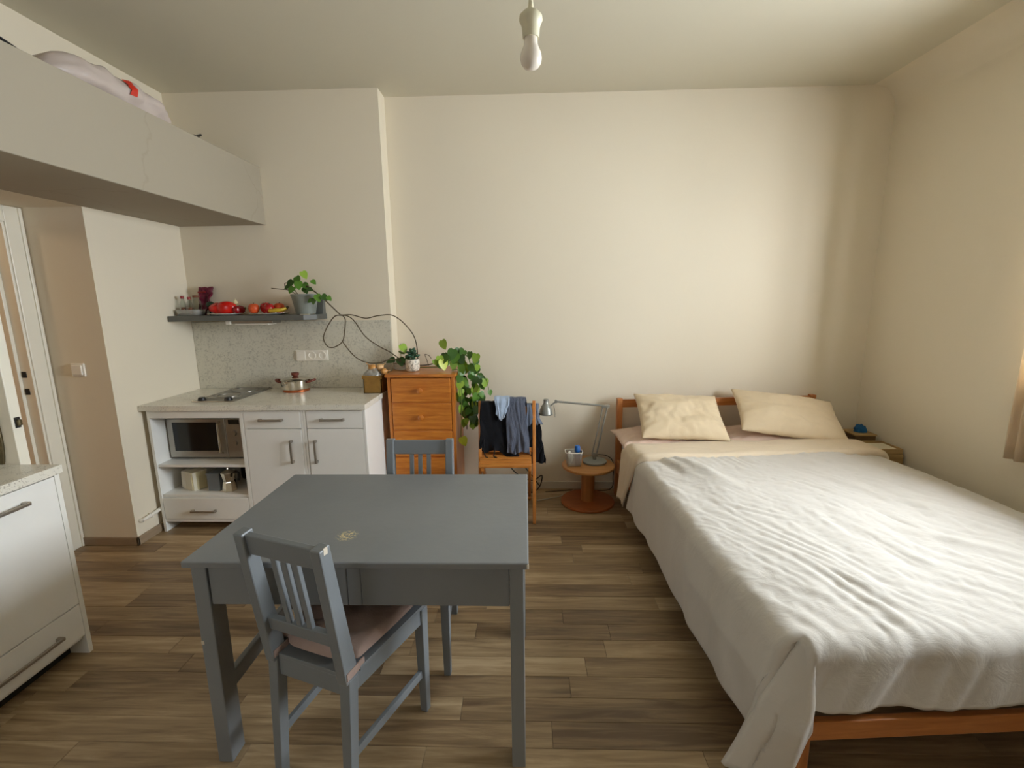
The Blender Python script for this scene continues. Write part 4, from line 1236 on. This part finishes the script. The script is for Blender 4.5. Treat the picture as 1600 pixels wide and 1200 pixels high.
m.box(-1.0458, -1.035, 1.2912, 1.297, .45, .465, 0.002)
m.box(-.0105, -.0095, 1.30, 1.306, .40, .415)
m.build('paint_chip', M['chip'], tb)

# ------------------------------------------------------------------ grey chairs
def make_chair(label):
    """seat centre on the origin; faces +y"""
    t = thing('dining_chair', label, 'chair')
    H, SZ = .885, .435
    for sg in (-1, 1):
        xo = sg * .139
        MB().bar((xo, -.180, SZ), (xo, -.212, 0), .038, .040, (1, 0, 0), 0.003, .030, .032).build('leg', M['chair'], t)
        pts = [(xo, -.182, SZ - .005), (xo, -.246, H)]
        MB().bar(pts[0], pts[1], .035, .054, (1, 0, 0), 0.004, .035, .040).build('back_post', M['chair'], t)
        xf = sg * .168
        MB().bar((xf, .170, SZ), (xf, .172, 0), .038, .038, (1, 0, 0), 0.003, .028, .028).build('leg', M['chair'], t)
        MB().bar((xo, -.165, SZ - .030), (xf, .155, SZ - .030), .022, .060, (1, 0, 0), 0.002).build('seat_rail', M['chair'], t)
        MB().bar((sg * .137, -.185, .165), (sg * .165, .160, .165), .016, .030, (1, 0, 0), 0.002).build('stretcher', M['chair'], t)
    MB().box(-.12, .12, -.192, -.172, SZ - .062, SZ, 0.002).build('seat_rail', M['chair'], t)
    MB().box(-.15, .15, .160, .180, SZ - .062, SZ, 0.002).build('seat_rail', M['chair'], t)
    MB().prism([(-.119, -.193), (.119, -.193), (.119, -.156), (.160, -.152), (.188, .195), (-.188, .195), (-.160, -.152), (-.119, -.156)], 'z', SZ, SZ + .014, 0.002).build('seat', M['chair'], t)

    def yb(z):
        return -.182 - .064 * (z - SZ) / (H - SZ)
    def rail(z0, z1, nm):
        MB().bar((0, yb(z0), z0), (0, yb(z1), z1), .247, .020, (1, 0, 0), 0.003).build(nm, M['chair'], t)
    rail(.815, .880, 'top_rail')
    rail(.545, .590, 'lower_rail')
    for xx in (-.040, 0, .040):
        MB().bar((xx, yb(.588), .588), (xx, yb(.818), .818), .019, .014, (1, 0, 0), 0.002).build('back_slat', M['chair'], t)
    # tufted cushion with ties
    zc = SZ + .0145
    def cu(u, v):
        lo = v < 0.5
        vv = v * 2 if lo else (1 - v) * 2
        return None
    m = MB()
    def surf(sgn):
        def f(u, v):
            a, b_ = u * 2 - 1, v * 2 - 1
            hw = .156 + .026 * v
            e = max(0.0, (1 - abs(a) ** 8) * (1 - abs(b_) ** 8)) ** .5
            d_ = sum(math.exp(-((a * hw - px) ** 2 + (b_ * .17 - py) ** 2) / .0012) for px, py in ((0, .02), (-.075, -.07), (.075, -.07), (-.08, .10), (.08, .10)))
            z = (zc + .024 + .022 * e + .010 * e * (1 - b_ * b_) - .018 * d_) if sgn > 0 else zc + .024 - .0235 * e
            rear = max(0.0, -b_) ** 2 * .026 * max(0.0, 1 - (a * hw / .118) ** 6) if abs(a * hw) < .118 else 0.0
            return Vector((a * hw * (1 - .02 * abs(b_)), .014 + b_ * .165 - rear, max(z, zc + .0005)))
        return f
    m.grid(surf(1), 36, 36)
    m.grid(surf(-1), 12, 12)
    cs = m.build('cushion', M['cushion'], t, 'all', 'dusty pink tufted seat cushion')
    for sg in (-1, 1):
        m = MB()
        xo = sg * .139
        for q in ((xo - .021, xo + .021, -.207, -.203), (xo + sg * .018 - .002, xo + sg * .018 + .002, -.205, -.13), (xo - sg * .018 - .002, xo - sg * .018 + .002, -.205, -.145)):
            m.box(q[0], q[1], q[2], q[3], zc - .006, zc + .018)
        m.build('tie', M['cushion'], cs)
    m = MB()
    m.box(.1545, .1568, -.250, -.236, .866, .886)
    m.build('paint_chip', M['chip'], t)
    return t


ch = make_chair('grey slat-back chair with pink cushion at the near side of the table')
ch.matrix_world = Matrix.Translation((-.604, 1.405, 0)) @ Matrix.Rotation(math.radians(-19), 4, 'Z')
dup(ch, (-.500, 1.855, 0), PI, 'grey slat-back chair on the far side of the table before the pine chest')

# ------------------------------------------------------------------ wooden folding chair with clothes
fc = thing('folding_chair', 'orange slatted wooden folding chair heaped with clothes against the back wall', 'chair', (-.13, 3.1, 0))
def lg(sg):
    return .052 if sg > 0 else -.322
for sg in (-1, 1):
    x = lg(sg)
    MB().bar((x, 3.000, 0), (x + .004 * sg, 3.235, .815), .022, .034, (1, 0, 0), 0.003).build('leg', M['slatleg'], fc)
    xi = x - sg * .030
    MB().bar((xi, 3.400, 0), (xi, 2.965, .43), .020, .032, (1, 0, 0), 0.003).build('leg', M['slatleg'], fc)
    MB().box(xi - .010, xi + .010, 2.93, 3.27, .405, .430, 0.003).build('seat_rail', M['slatleg'], fc)
for k in range(7):
    y0 = 2.925 + k * .049
    MB().box(-.318, .046 - .012, y0, y0 + .035, .430, .446, 0.003).build('slat', M['slatwood'], fc)
def back_rail(z0, z1, nm):
    y0, y1 = 3.0 + .235 * z0 / .815, 3.0 + .235 * z1 / .815
    MB().bar((-.135, y0, z0), (-.135, y1, z1), .355, .016, (1, 0, 0), 0.003).build(nm, M['slatwood'], fc)
back_rail(.715, .775, 'back_rail')
back_rail(.470, .500, 'back_rail')
MB().prism([(.046, .79), (.046, .715), (.005, .715), (-.01, .722), (.03, .745)], 'y', 3.205, 3.222, 0.002).build('rail_bracket', M['slatwood'], fc)
MB().cyl((-.29, 3.06, .16), (.03, 3.06, .16), .009, n=10).build('stretcher', M['slatleg'], fc, True)


def drape(name, mat, label, x0, x1, zf, zb, off, seed, ztop=.785, skew=0.0, amp=.012, hem=0.02, yoff=0.0, lean=0.0, point=0.0, tilt=0.0):
    """cloth hung over the chair's back: front fall to zf, back fall to zb"""
    yr = 3.222
    def f(u, v):
        lf, lb = (ztop - zf) * (1 - point * abs(2 * u - .9)) + tilt * (u - .5), ztop - zb
        r = .016 + off
        arc = PI * r
        tot = lf + arc + lb
        d_ = v * tot
        hemw = hem * noise.noise(Vector((u * 3, seed, 0)))
        if d_ < lf:
            k = 1 - d_ / lf
            z = ztop - (lf + hemw) * k
            y = yr - r - (0.235 / .815) * (ztop - z) * .72
            sway = k
        elif d_ < lf + arc:
            a = (d_ - lf) / r
            z = ztop + r * math.sin(a)
            y = yr - r * math.cos(a)
            sway = 0
        else:
            k = (d_ - lf - arc) / lb
            z = ztop - (lb + hemw) * k
            y = yr + r + .05 * k
            sway = k
        fold = amp * (math.sin(u * 11 + seed + 4.5 * noise.noise(Vector((u * 2, v * 3, seed)))) * .35 + noise.noise(Vector((u * 4.5 + v * 3, v * 5, seed * 3))) * 1.7) * (.35 + .65 * sway)
        x = x0 + (x1 - x0) * u + skew * sway * (u - .2) + .012 * noise.noise(Vector((v * 6, u * 2, seed + 9)))
        return Vector((x, y - abs(fold) + yoff - lean * sway, max(z + fold * .3, .03)))
    return tag(MB().grid(f, 40, 70).build(name, mat, None, 'all', solid=.006), label, 'clothing')


drape('jacket', M['blackcloth'], 'black jacket hanging over the left of the folding chair back', -.318, -.085, .455, .36, .014, 1.3, .79, .05, .016, .05, 0, 0, 0, .13)
drape('shirt', M['bluecloth'], 'pale blue shirt laid over the middle of the chair back on the black jacket', -.215, -.115, .685, .55, .034, 4.1, .805, -.03, .012, .02, 0, 0, .45)
drape('hooded_top', M['greycloth'], 'grey-blue ribbed top hanging over the right of the folding chair back', -.130, .000, .475, .45, .032, 7.7, .80, .03, .016, .02)
drape('trousers', M['blackcloth'], 'black trousers hanging behind the folding chair low on its right', .02, .095, .70, .32, .006, 2.9, .70, .06, .010, .03, .03)
drape('cardigan', M['slatecloth'], 'slate blue cardigan behind the right post of the folding chair', .008, .085, .66, .44, .020, 5.2, .76, .04, .012, .03, .02)

tag(MB().tube(spline([(-.300, 3.17, .60), (-.296, 3.11, .52), (-.285, 3.075, .462), (-.265, 3.06, .455)]), .004, 7).build('strap', M['blackcloth'], None, True),
    'thin black strap dangling from the black jacket at the left of the seat', 'strap')
tag(MB().tube(spline([(-.225, 3.125, .52), (-.222, 3.10, .485), (-.226, 3.085, .456), (-.205, 3.07, .452)]), .0045, 7).build('strap', M['blackcloth'], None, True),
    'short black strap end touching the middle of the folding chair seat', 'strap')

# ------------------------------------------------------------------ round side table, lamp, little basket
RX, RY = .462, 3.345
rt = thing('side_table', 'low round wooden side table with disc foot beside the bed', 'table', (RX, RY, 0))
MB().lathe([(0, .282), (.190, .282), (.196, .286), (.196, .298), (.192, .302), (0, .302)], (RX, RY, 0), 56, cap=False).build('tabletop', M['tabletop'], rt, True)
MB().lathe([(0.050, .02), (0.050, .283)], (RX, RY, 0), 32).build('column', M['tablecol'], rt, True)
MB().lathe([(0, 0), (.196, 0), (.200, .004), (.200, .016), (.196, .020), (0, .020)], (RX, RY, 0), 56, cap=False).build('foot_disc', M['tablefoot'], rt, True)

LBX, LBY, LZ = .515, 3.385, .3025
lp = thing('desk_lamp', 'silver jointed desk lamp standing on the round side table', 'lamp', (LBX, LBY, LZ))
MB().lathe([(0, 0), (.088, 0), (.090, .003), (.090, .014), (.084, .019), (0.02, .022), (0, .022)], (LBX, LBY, LZ), 40, cap=False).build('base', M['basegrey'], lp, True)
m = MB()
m.cyl((LBX, LBY, LZ + .02), (LBX, LBY, LZ + .05), .012)
m.box(LBX - .022, LBX + .022, LBY - .012, LBY + .012, LZ + .045, LZ + .072, .004)
m.build('pivot', M['steel'], lp, True)
EX, EZ = .590, .735
for dx, rr in ((-.018, .0045), (.014, .0065)):
    MB().cyl((LBX + dx, LBY, LZ + .065), (EX + dx, LBY, EZ + .01), rr, n=10).build('lower_arm', M['lampgrey'], lp, True)
m = MB()
m.box(EX - .030, EX + .026, LBY - .010, LBY + .010, EZ - .012, EZ + .012, .003)
m.cyl((EX + .014, LBY - .014, EZ), (EX + .014, LBY + .014, EZ), .011)
m.build('elbow', M['lampgrey'], lp, True)
HX, HZ = .222, .775
MB().cyl((EX, LBY, EZ + .004), (HX, LBY, HZ), .0075, n=12).build('upper_arm', M['lampgrey'], lp, True)
m = MB()
m.cyl((HX, LBY - .014, HZ), (HX, LBY + .014, HZ), .011)
m.cyl((HX + .003, LBY, HZ), (HX - .045, LBY, HZ - .035), .006)
m.build('head_joint', M['lampgrey'], lp, True)
sp_ = MB().lathe([(0.052, -.085), (0.050, -.078), (0.046, -.050), (0.034, -.020), (0.022, -.004), (0.019, 0), (0.019, .028), (0.014, .032), (0, .032)], (.148, LBY, .762), 32, cap=False).build('lamp_shade', M['lampgrey'], lp, True, solid=.0015)
MB().ball((.148, LBY, .715), .020, .020, .026, 14).build('lamp_bulb', M['bulb'], sp_, True)
MB().tube(spline([(.205, LBY, .745), (.213, LBY, .70), (.214, LBY, .655)]), .0015, 6).build('pull_cord', M['blackcord'], lp)
MB().tube(spline([(LBX + .02, LBY, LZ + .06), (.56, 3.40, LZ + .055), (.62, 3.42, LZ + .035), (.665, 3.45, LZ - .02), (.68, 3.50, .15), (.66, 3.55, .012), (.40, 3.56, .006), (.15, 3.52, .006)]), .003, 7).build('cord', M['blackcord'], lp, True)

bk = thing('plastic_basket', 'small white plastic basket on the round side table left of the lamp', 'basket', (.345, 3.33, LZ))
def bask(u, v):
    a = 2 * PI * u
    sx, sy = math.cos(a), math.sin(a)
    q = (abs(sx) ** 6 + abs(sy) ** 6) ** (-1 / 6)
    k = .84 + .16 * v
    return Vector((.352 + .062 * q * sx * k, 3.33 + .050 * q * sy * k, LZ + .0005 + .105 * v))
m = MB()
m.grid(bask, 40, 6, True)
m.box(.302, .402, 3.29, 3.37, LZ + .0005, LZ + .003)
m.build('body', M['cloud'], bk, True, solid=.0015)
m = MB()
m.tube([bask(i / 40, 1.0) for i in range(41)], .0035, 6)
m.build('rim', M['plastic_w'], bk, True)
t = thing('small_bottle', 'little dark bottle with bright blue cap inside the white basket', 'bottle', (.378, 3.325, LZ + .003))
c = (.378, 3.325, LZ + .0035)
MB().lathe([(0.017, 0), (0.019, .004), (0.019, .085), (0.011, .100)], c, 16).build('body', M['woodknob'], t, True)
MB().lathe([(0.019, .100), (0.021, .106), (0.021, .140), (0.015, .148), (0, .149)], c, 18).build('cap', M['blue'], t, True)
t = thing('paper_tissue', 'crumpled white tissue at the left inside the white basket', 'tissue', (.325, 3.33, LZ + .003))
def tis(u, v):
    a, b_ = 2 * PI * u, PI * v
    k = 1 + .35 * noise.noise(Vector((math.cos(a) * 2, math.sin(a) * 2, v * 5)))
    return Vector((.322 + .026 * k * math.sin(b_) * math.cos(a), 3.328 + .026 * k * math.sin(b_) * math.sin(a), LZ + .056 - .052 * k * math.cos(b_) * .9))
MB().grid(tis, 18, 12, True).build('crumple', M['plastic_w'], t)
# cables by the wall
tag(MB().tube(spline([(.10, 3.55, .05), (.02, 3.50, .18), (-.06, 3.48, .27), (-.12, 3.50, .22), (-.05, 3.52, .14), (.05, 3.50, .11), (.12, 3.48, .16), (.10, 3.49, .06), (.02, 3.50, .006), (-.2, 3.52, .006)]), .0045, 7).build('cable', M['blackcord'], None, True),
    'tangled black cable behind the folding chair', 'cable')
tag(MB().tube(spline([(.08, 3.36, .005), (.18, 3.40, .005), (.26, 3.44, .005), (.34, 3.52, .005), (.42, 3.575, .005), (.60, 3.58, .005)]), .004, 7).build('floor_cable', M['whitecord'], None, True),
    'pale thin cable lying on the floor behind the side table', 'cable')

# ------------------------------------------------------------------ bed
BR = math.radians(3.6)
BO = Vector((.690, 3.485, 0))
BW, BL = 1.535, 2.26
BMAT = Matrix.Translation(BO) @ Matrix.Rotation(BR, 4, 'Z') @ Matrix.Diagonal((1, -1, 1, 1))   # local: x across, y towards the foot


def bl(x, y, z):
    return BMAT @ Vector((x, y, z))


def bbox_(x0, x1, y0, y1, z0, z1, bev=.004):
    m = MB()
    t = MB().box(x0, x1, y0, y1, z0, z1, bev)
    bmesh.ops.transform(t.bm, matrix=BMAT, verts=t.bm.verts)
    bmesh.ops.reverse_faces(t.bm, faces=t.bm.faces)
    return t


bd = thing('bed_frame', 'orange wooden double bed frame with slim headboard', 'bed', tuple(BO), BR)
for x0 in (0, BW - .042):
    bbox_(x0, x0 + .042, -.022, .022, 0, .775).build('headboard_post', M['bedwood'], bd)
    bbox_(x0 + .004, x0 + .040, BL - .05, BL - .010, 0, .215).build('leg', M['bedwood'], bd)
bbox_(.042, BW - .042, -.012, .012, .705, .765).build('headboard_rail', M['bedwood_h'], bd)
bbox_(.042, BW - .042, -.012, .012, .22, .34).build('headboard_rail', M['bedwood_h'], bd)
for x0 in (.006, BW - .028):
    bbox_(x0, x0 + .022, .022, BL - .01, .19, .30).build('side_rail', M['bedwood'], bd)
bbox_(0, BW, BL - .012, BL + .012, .200, .265).build('foot_rail', M['bedwood_h'], bd)
for k in range(12):
    bbox_(.028, BW - .028, .12 + k * .18, .20 + k * .18, .228, .246, .002).build('slat', M['bedwood_h'], bd)
mt_ = tag(bbox_(.035, BW - .035, .03, BL - .03, .248, .455, .035).build('mattress', M['sheet'], None, True), 'grey-sheeted mattress on the wooden bed frame', 'mattress')

ZT = .485


DW, DLl, DLr, DLf = 1.50, .37, .27, .235
Y0, Y1 = .60, 2.20
def hang(a, b_, r=.055, flare=.10):
    """a: cloth beyond the left edge, b_: cloth beyond the foot edge -> (left offset, foot offset, drop)"""
    def od(d):
        if d <= 0:
            return 0.0, 0.0
        if d < r * PI / 2:
            return r * math.sin(d / r), r * (1 - math.cos(d / r))
        e = d - r * PI / 2
        return r + flare * e, r + e * .985
    if a > 0 and b_ > 0:
        # the corner hangs as a loose flap in the plane of the foot
        A_, B_ = DLl, DLf
        ph = math.atan2(b_, a)
        L = min(A_ / max(1e-6, math.cos(ph)), B_ / max(1e-6, math.sin(ph)))
        rad = math.hypot(a, b_)
        oA, dA = od(A_)
        oB, dB = od(B_)
        keys = [(0, oA, 0.0, dA), (18, .135, .015, .37), (32.5, .190, .045, .405), (46, .135, .075, .40), (60, .035, .092, .385), (75, -.003, .088, .275), (90, 0.0, oB, dB)]
        g = math.degrees(ph)
        for q in range(len(keys) - 1):
            if keys[q][0] <= g <= keys[q + 1][0] + 1e-9:
                f = (g - keys[q][0]) / (keys[q + 1][0] - keys[q][0])
                f = f * f * (3 - 2 * f)
                E = [keys[q][n_] + (keys[q + 1][n_] - keys[q][n_]) * f for n_ in (1, 2, 3)]
        oL, dL = od(L)
        o, dn = od(rad)
        w_ = min(1.0, math.sin(2 * ph) * 1.6)
        f = (1 - w_) * o / oL + w_ * (rad / L) ** 1.35
        return E[0] * f, E[1] * ((1 - w_) * o / oL + w_ * min(1, rad / L * 1.5)), E[2] * dn / dL
    if a > 0:
        o, dn = od(a)
        return o, b_, dn
    o, dn = od(max(b_, 0))
    return a, (o if b_ > 0 else b_), dn


def wr(x, y):
    """wrinkle relief of the duvet top"""
    z = 0.0
    # long creases running from the head's left towards the foot's right
    for (ang, sx, sy, amp, sd) in ((-1.28, 1.5, 15.0, .0048, 1.0), (-1.12, 2.2, 26.0, .0030, 5.0), (-1.42, 1.2, 9.0, .0050, 9.0), (-.85, 2.4, 19.0, .0022, 13.0)):
        wx, wy = .10 * noise.noise(Vector((x * 2.6, y * 2.6, sd + 20))), .10 * noise.noise(Vector((x * 2.6, y * 2.6, sd + 30)))
        x_, y_ = x + wx, y + wy
        u, v = x_ * math.cos(-ang) - y_ * math.sin(ang) * 1.0, x_ * math.sin(ang) + y_ * math.cos(ang)
        n_ = noise.noise(Vector((u * sx, v * sy, sd)))
        m_ = .38 + 1.3 * noise.noise(Vector((x * 2.2 + sd, y * 2.2, sd)))
        z += 1.25 * amp * (1 - abs(n_) * 2.2) * max(0, m_)
    z += .014 * noise.noise(Vector((x * 2.1, y * 2.1, 3.3)))
    z += .0034 * noise.noise(Vector((x * 13, y * 11, 7.1)))
    z += .0020 * (1 - 2.5 * abs(noise.noise(Vector((x * 26 + y * 6, y * 20, 2.1)))))
    return z


def duvet(u, v):
    s = -DLl + u * (DW + DLl + DLr)
    tt = Y0 + v * (Y1 - Y0 + DLf)
    a = -s if s < DW / 2 else s - DW
    b_ = tt - Y1
    lo, fo, dn = hang(a, b_, flare=.10 if s < DW / 2 else .05)
    x = -lo if s < DW / 2 else DW + lo
    y = Y1 + fo
    edge = min(1, max(0, -max(a, b_) / .25)) if max(a, b_) < 0 else 0
    z = ZT + .018 + .022 * edge * (1 - edge * .2)
    hw = min(1.0, max(0.0, max(a, b_)) / .12)
    w = wr(s, tt) * (1 - .5 * hw)
    # heaped folds at the head's left
    d1 = (s - .26 - .35 * (tt - .95)) / .05
    w += .040 * math.exp(-d1 * d1) * math.exp(-((tt - .88) / .20) ** 2)
    d2 = (s - .14 - .30 * (tt - .8)) / .045
    w += .020 * math.exp(-d2 * d2) * math.exp(-((tt - .85) / .22) ** 2)
    d3 = (s - .95 - .9 * (tt - 1.75)) / .05
    w += .020 * math.exp(-d3 * d3) * math.exp(-((tt - 1.76) / .10) ** 2)
    z -= dn
    if a > 0 and s < DW / 2:
        q_ = min(1, max(0, (tt - .8) / 1.3))
        x -= .055 * q_ * q_ * (3 - 2 * q_) * min(1.0, a / .2)
    if hw > 0:
        # folds in the hanging parts
        f = .016 * noise.noise(Vector((tt * 7.5 + s * 3, s * 1.3, 2.2))) if a > b_ else .022 * noise.noise(Vector((s * 7.5 + tt * 5, tt * 1.5, 6.2))) + .012 * noise.noise(Vector((s * 17 + tt * 9, tt * 2.5, 1.2)))
        if a > b_:
            x -= f * hw if s < DW / 2 else -f * hw
        else:
            y += f * hw
    z += w * (1 - .7 * hw)
    return bl(x + .018, y, max(z, .085))
dv = tag(MB().grid(duvet, 250, 210).build('duvet', M['duvet'], None, 'all', solid=.010), 'crumpled cream duvet spread over the double bed', 'duvet')

def fold(u, v):
    # turned-back band: v runs from the pillow side, over the band, round the lip
    wl, wr_ = .40, .20
    s = -wl + u * (DW + wl + wr_)
    a = -s if s < DW / 2 else s - DW
    lo, fo, dn = hang(a, -1, r=.07, flare=.16)
    x = -lo if s < DW / 2 else DW + lo
    y0 = .395 - .05 * math.sin(u * 3) + (.16 * max(0, a) if s < 0 else 0)
    y1 = .665 + .02 * math.sin(u * 5 + 1) + .012 * noise.noise(Vector((u * 9, 0, 1))) - (.35 * max(0, a) if s < 0 else 0)
    y = y0 + (y1 - y0) * min(1, v / .88)
    zlip = .022 if v < .88 else .022 * math.cos((v - .88) / .12 * PI * .9)
    z = ZT + .045 + zlip + .016 * noise.noise(Vector((s * 3, y * 5, 4))) + .004 * noise.noise(Vector((s * 6, y * 26, 8))) - .025 * (1 - min(1, v / .3))
    if v >= .88:
        y = y1 + .012 * math.sin((v - .88) / .12 * PI)
    if a > 0:
        x += (.012 * noise.noise(Vector((y * 12, s * 2, 3)))) * min(1, a / .1)
    return bl(x + .018, y, z - dn)
MB().grid(fold, 170, 44).build('turned_back_edge', M['duvetfold'], dv, 'all', 'turned-back top edge of the duvet, tinted warm for indirect light', solid=.008)


def pillow(w, h, t, mat, mtx, label, seed, name='pillow'):
    def sf(sgn):
        def f(u, v):
            a, b_ = u * 2 - 1, v * 2 - 1
            e = max(0.0, (1 - abs(a) ** 2.6)) ** .62 * max(0.0, (1 - abs(b_) ** 2.6)) ** .62
            pinch = 1 - .055 * (1 - abs(a) ** 2) * abs(b_) ** 3
            pinch2 = 1 - .045 * (1 - abs(b_) ** 2) * abs(a) ** 3
            z = sgn * t / 2 * e
            wk = noise.noise(Vector((a * 2.2, b_ * 2.2, seed))) * .020 * e + noise.noise(Vector((a * 7 + seed, b_ * 5, 2))) * .007 * e
            rad = (abs(a) ** 4 + abs(b_) ** 4)
            wk += .006 * math.sin(math.atan2(b_, a) * 22 + 3 * noise.noise(Vector((a, b_, seed)))) * min(1, rad) * e ** .5
            droop = .012 * noise.noise(Vector((a * 1.3, b_ * 1.3, seed + 5)))
            return mtx @ Vector((a * w / 2 * pinch2, b_ * h / 2 * pinch, z + wk + droop))
        return f
    m = MB()
    m.grid(sf(1), 56, 44)
    n_ = len(m.bm.faces)
    m.grid(sf(-1), 56, 44)
    bmesh.ops.remove_doubles(m.bm, verts=m.bm.verts, dist=.0008)
    bmesh.ops.recalc_face_normals(m.bm, faces=m.bm.faces)
    return tag(m.build(name, mat, None, 'all'), label, 'pillow', 'pillows at the head of the bed')


def pm(x, y, z, rx, rz, roll=0.0):
    """x,y in bed coordinates; pillow lies in its local xy plane with +y towards the headboard"""
    p = bl(x, y, z)
    return Matrix.Translation(p) @ Matrix.Rotation(BR + rz, 4, 'Z') @ Matrix.Rotation(rx, 4, 'X') @ Matrix.Rotation(roll, 4, 'Y')


pillow(.66, .36, .11, M['pinkpillow'], pm(.27, .225, .525, math.radians(5), math.radians(2)), 'pale pink pillow lying flat under the left cream pillow', 2.0)
pillow(.74, .36, .11, M['pinkpillow'], pm(1.06, .215, .525, math.radians(5), math.radians(-2)), 'pale pink pillow lying flat under the right cream pillow', 6.0)
pillow(.60, .43, .150, M['pillow'], pm(.390, .250, .690, math.radians(34), math.radians(-6), math.radians(2)), 'cream pillow leaning on the left of the headboard', 11.0)
pillow(.72, .42, .160, M['pillow'], pm(1.165, .265, .685, math.radians(32), math.radians(-13), math.radians(8)), 'cream pillow leaning on the right of the headboard', 15.0)

# ------------------------------------------------------------------ narrow bedside shelf between bed and right wall
ns = thing('bedside_shelf', 'narrow rough wooden shelf between bed and right wall', 'nightstand', (2.48, 3.3, 0))
MB().box(2.385, 2.56, 3.10, 3.56, .430, .452, .003).build('top_board', M['tan'], ns)
MB().box(2.385, 2.56, 3.10, 3.122, 0, .43, .003).build('side_panel', M['tan'], ns)
MB().box(2.385, 2.56, 3.538, 3.56, 0, .43, .003).build('side_panel', M['tan'], ns)
MB().box(2.385, 2.56, 3.122, 3.538, .20, .218, .003).build('shelf', M['tan'], ns)
t = thing('wooden_box', 'small pale wooden box on the bedside shelf by the right wall', 'box', (2.48, 3.42, .452))
MB().box(2.40, 2.55, 3.35, 3.50, .4525, .512, .004).build('body', M['brownjar'], t)
MB().box(2.395, 2.555, 3.345, 3.505, .511, .522, .003).build('lid', M['tan'], t)
t = thing('blue_cloth', 'crumpled bright blue cloth on top of the small wooden box', 'cloth', (2.48, 3.42, .522))
def bc(u, v):
    a, b_ = 2 * PI * u, PI / 2 * v
    k = 1 + .3 * noise.noise(Vector((math.cos(a) * 2, math.sin(a) * 2, v * 4)))
    return Vector((2.48 + .042 * k * math.sin(b_) * math.cos(a), 3.42 + .036 * k * math.sin(b_) * math.sin(a), .5225 + .05 * k * math.cos(b_) + .002))
MB().grid(bc, 20, 10, True).build('heap', M['teal'], t, False, solid=.002)
t = thing('wooden_tray', 'shallow wooden tray with papers at the near end of the bedside shelf', 'tray', (2.48, 3.2, .452))
m = MB()
m.box(2.39, 2.555, 3.105, 3.30, .4525, .458)
for q in ((2.39, 2.555, 3.105, 3.113), (2.39, 2.555, 3.292, 3.30), (2.39, 2.398, 3.113, 3.292), (2.547, 2.555, 3.113, 3.292)):
    m.box(q[0], q[1], q[2], q[3], .4525, .492, .002)
m.build('body', M['tan'], t)
tag(MB().box(2.405, 2.54, 3.13, 3.27, .4585, .484, .002).build('notebook', M['paper']), 'pale notebook lying in the wooden tray beside the bed', 'book')

# ------------------------------------------------------------------ bulb on its cord
PB = (.0205, 1.43)
pl_ = thing('pendant_bulb', 'bare white bulb in a cream holder hanging from the ceiling', 'lamp', (PB[0], PB[1], 2.17))
zb = 2.152
MB().cyl((PB[0], PB[1], zb + .165), (PB[0], PB[1], ZC - .03), .003, n=8).build('cord', M['holder'], pl_, True)
MB().lathe([(0.05, ZC - .045 - zb), (0.05, ZC - .002 - zb), (0, ZC - .002 - zb)], (PB[0], PB[1], zb), 24).build('ceiling_rose', M['holder'], pl_, True)
MB().lathe([(0.0, .170), (0.006, .170), (0.008, .150), (0.020, .143), (0.031, .132), (0.032, .122), (0.027, .112), (0.0245, .105), (0.0225, .078), (0.019, .078), (0.018, .085), (0, .085)], (PB[0], PB[1], zb), 32, cap=False).build('holder', M['holder'], pl_, True)
MB().lathe([(0, 0), (0.010, .0012), (0.020, .006), (0.0275, .016), (0.030, .028), (0.0285, .040), (0.023, .053), (0.019, .062), (0.018, .082)], (PB[0], PB[1], zb), 32, cap=False).build('bulb', M['bulb'], pl_, True)

# ------------------------------------------------------------------ things on the loft
bg_ = thing('plastic_sack', 'pale pinkish plastic sack with a red mark lying on the loft', 'bag', (-2.1, 2.2, ZL1))
def sack(u, v):
    a = 2 * PI * u
    t_ = v * 2 - 1
    y = 2.40 + .355 * t_
    e = max(0.0, 1 - abs(t_) ** 3.2) ** .5
    rx, rz = .125 * e, .078 * e
    k = 1 + .22 * noise.noise(Vector((math.cos(a) * 1.8, math.sin(a) * 1.8, t_ * 4.5))) + .07 * noise.noise(Vector((math.cos(a) * 5, math.sin(a) * 5, t_ * 13)))
    return Vector((-2.005 + rx * k * math.cos(a), y, ZL1 + .002 + max(0, .062 * max(.06, e) + rz * k * math.sin(a) * 1.05)))
MB().grid(sack, 36, 44, True).build('body', M['bagpink'], bg_, 'all')
pp_ = [sack(.03 + .012 * k, .63 - .018 * k) for k in range(8)]
m = MB()
def mark(u, v):
    p = sack(-.02 + .15 * v, .50 + .045 * u)
    cen = Vector((-2.005, p.y, ZL1 + .062))
    return p + (p - cen).normalized() * .007
m.grid(mark, 3, 10)
m.build('red_print', M['redmark'], bg_, 'all', 'red printed bar')
def gar(u, v):
    a = 2 * PI * u
    t_ = v * 2 - 1
    e = max(0.0, 1 - abs(t_) ** 3) ** .5
    return Vector((-1.98 + .09 * e * math.cos(a), 1.63 + .37 * t_, ZL1 + .001 + max(0, .026 * e + (.028 * e + .01 * noise.noise(Vector((t_ * 4, a, 1))) * e) * math.sin(a))))
tag(MB().grid(gar, 20, 24, True).build('folded_garment', M['blackcloth'], None, 'all'), 'black folded garment on the loft at the left edge of the photo', 'clothing')
t = thing('small_black_clip', 'tiny black object at the edge of the loft towards the kitchen wall', 'clip', (-1.90, 2.86, ZL1))
MB().box(-1.905, -1.885, 2.83, 2.875, ZL1, ZL1 + .016, .003).build('body', M['black'], t)
MB().bar((-1.895, 2.86, ZL1 + .012), (-1.895, 2.90, ZL1 + .035), .016, .010, (1, 0, 0), .002).build('arm', M['black'], t)
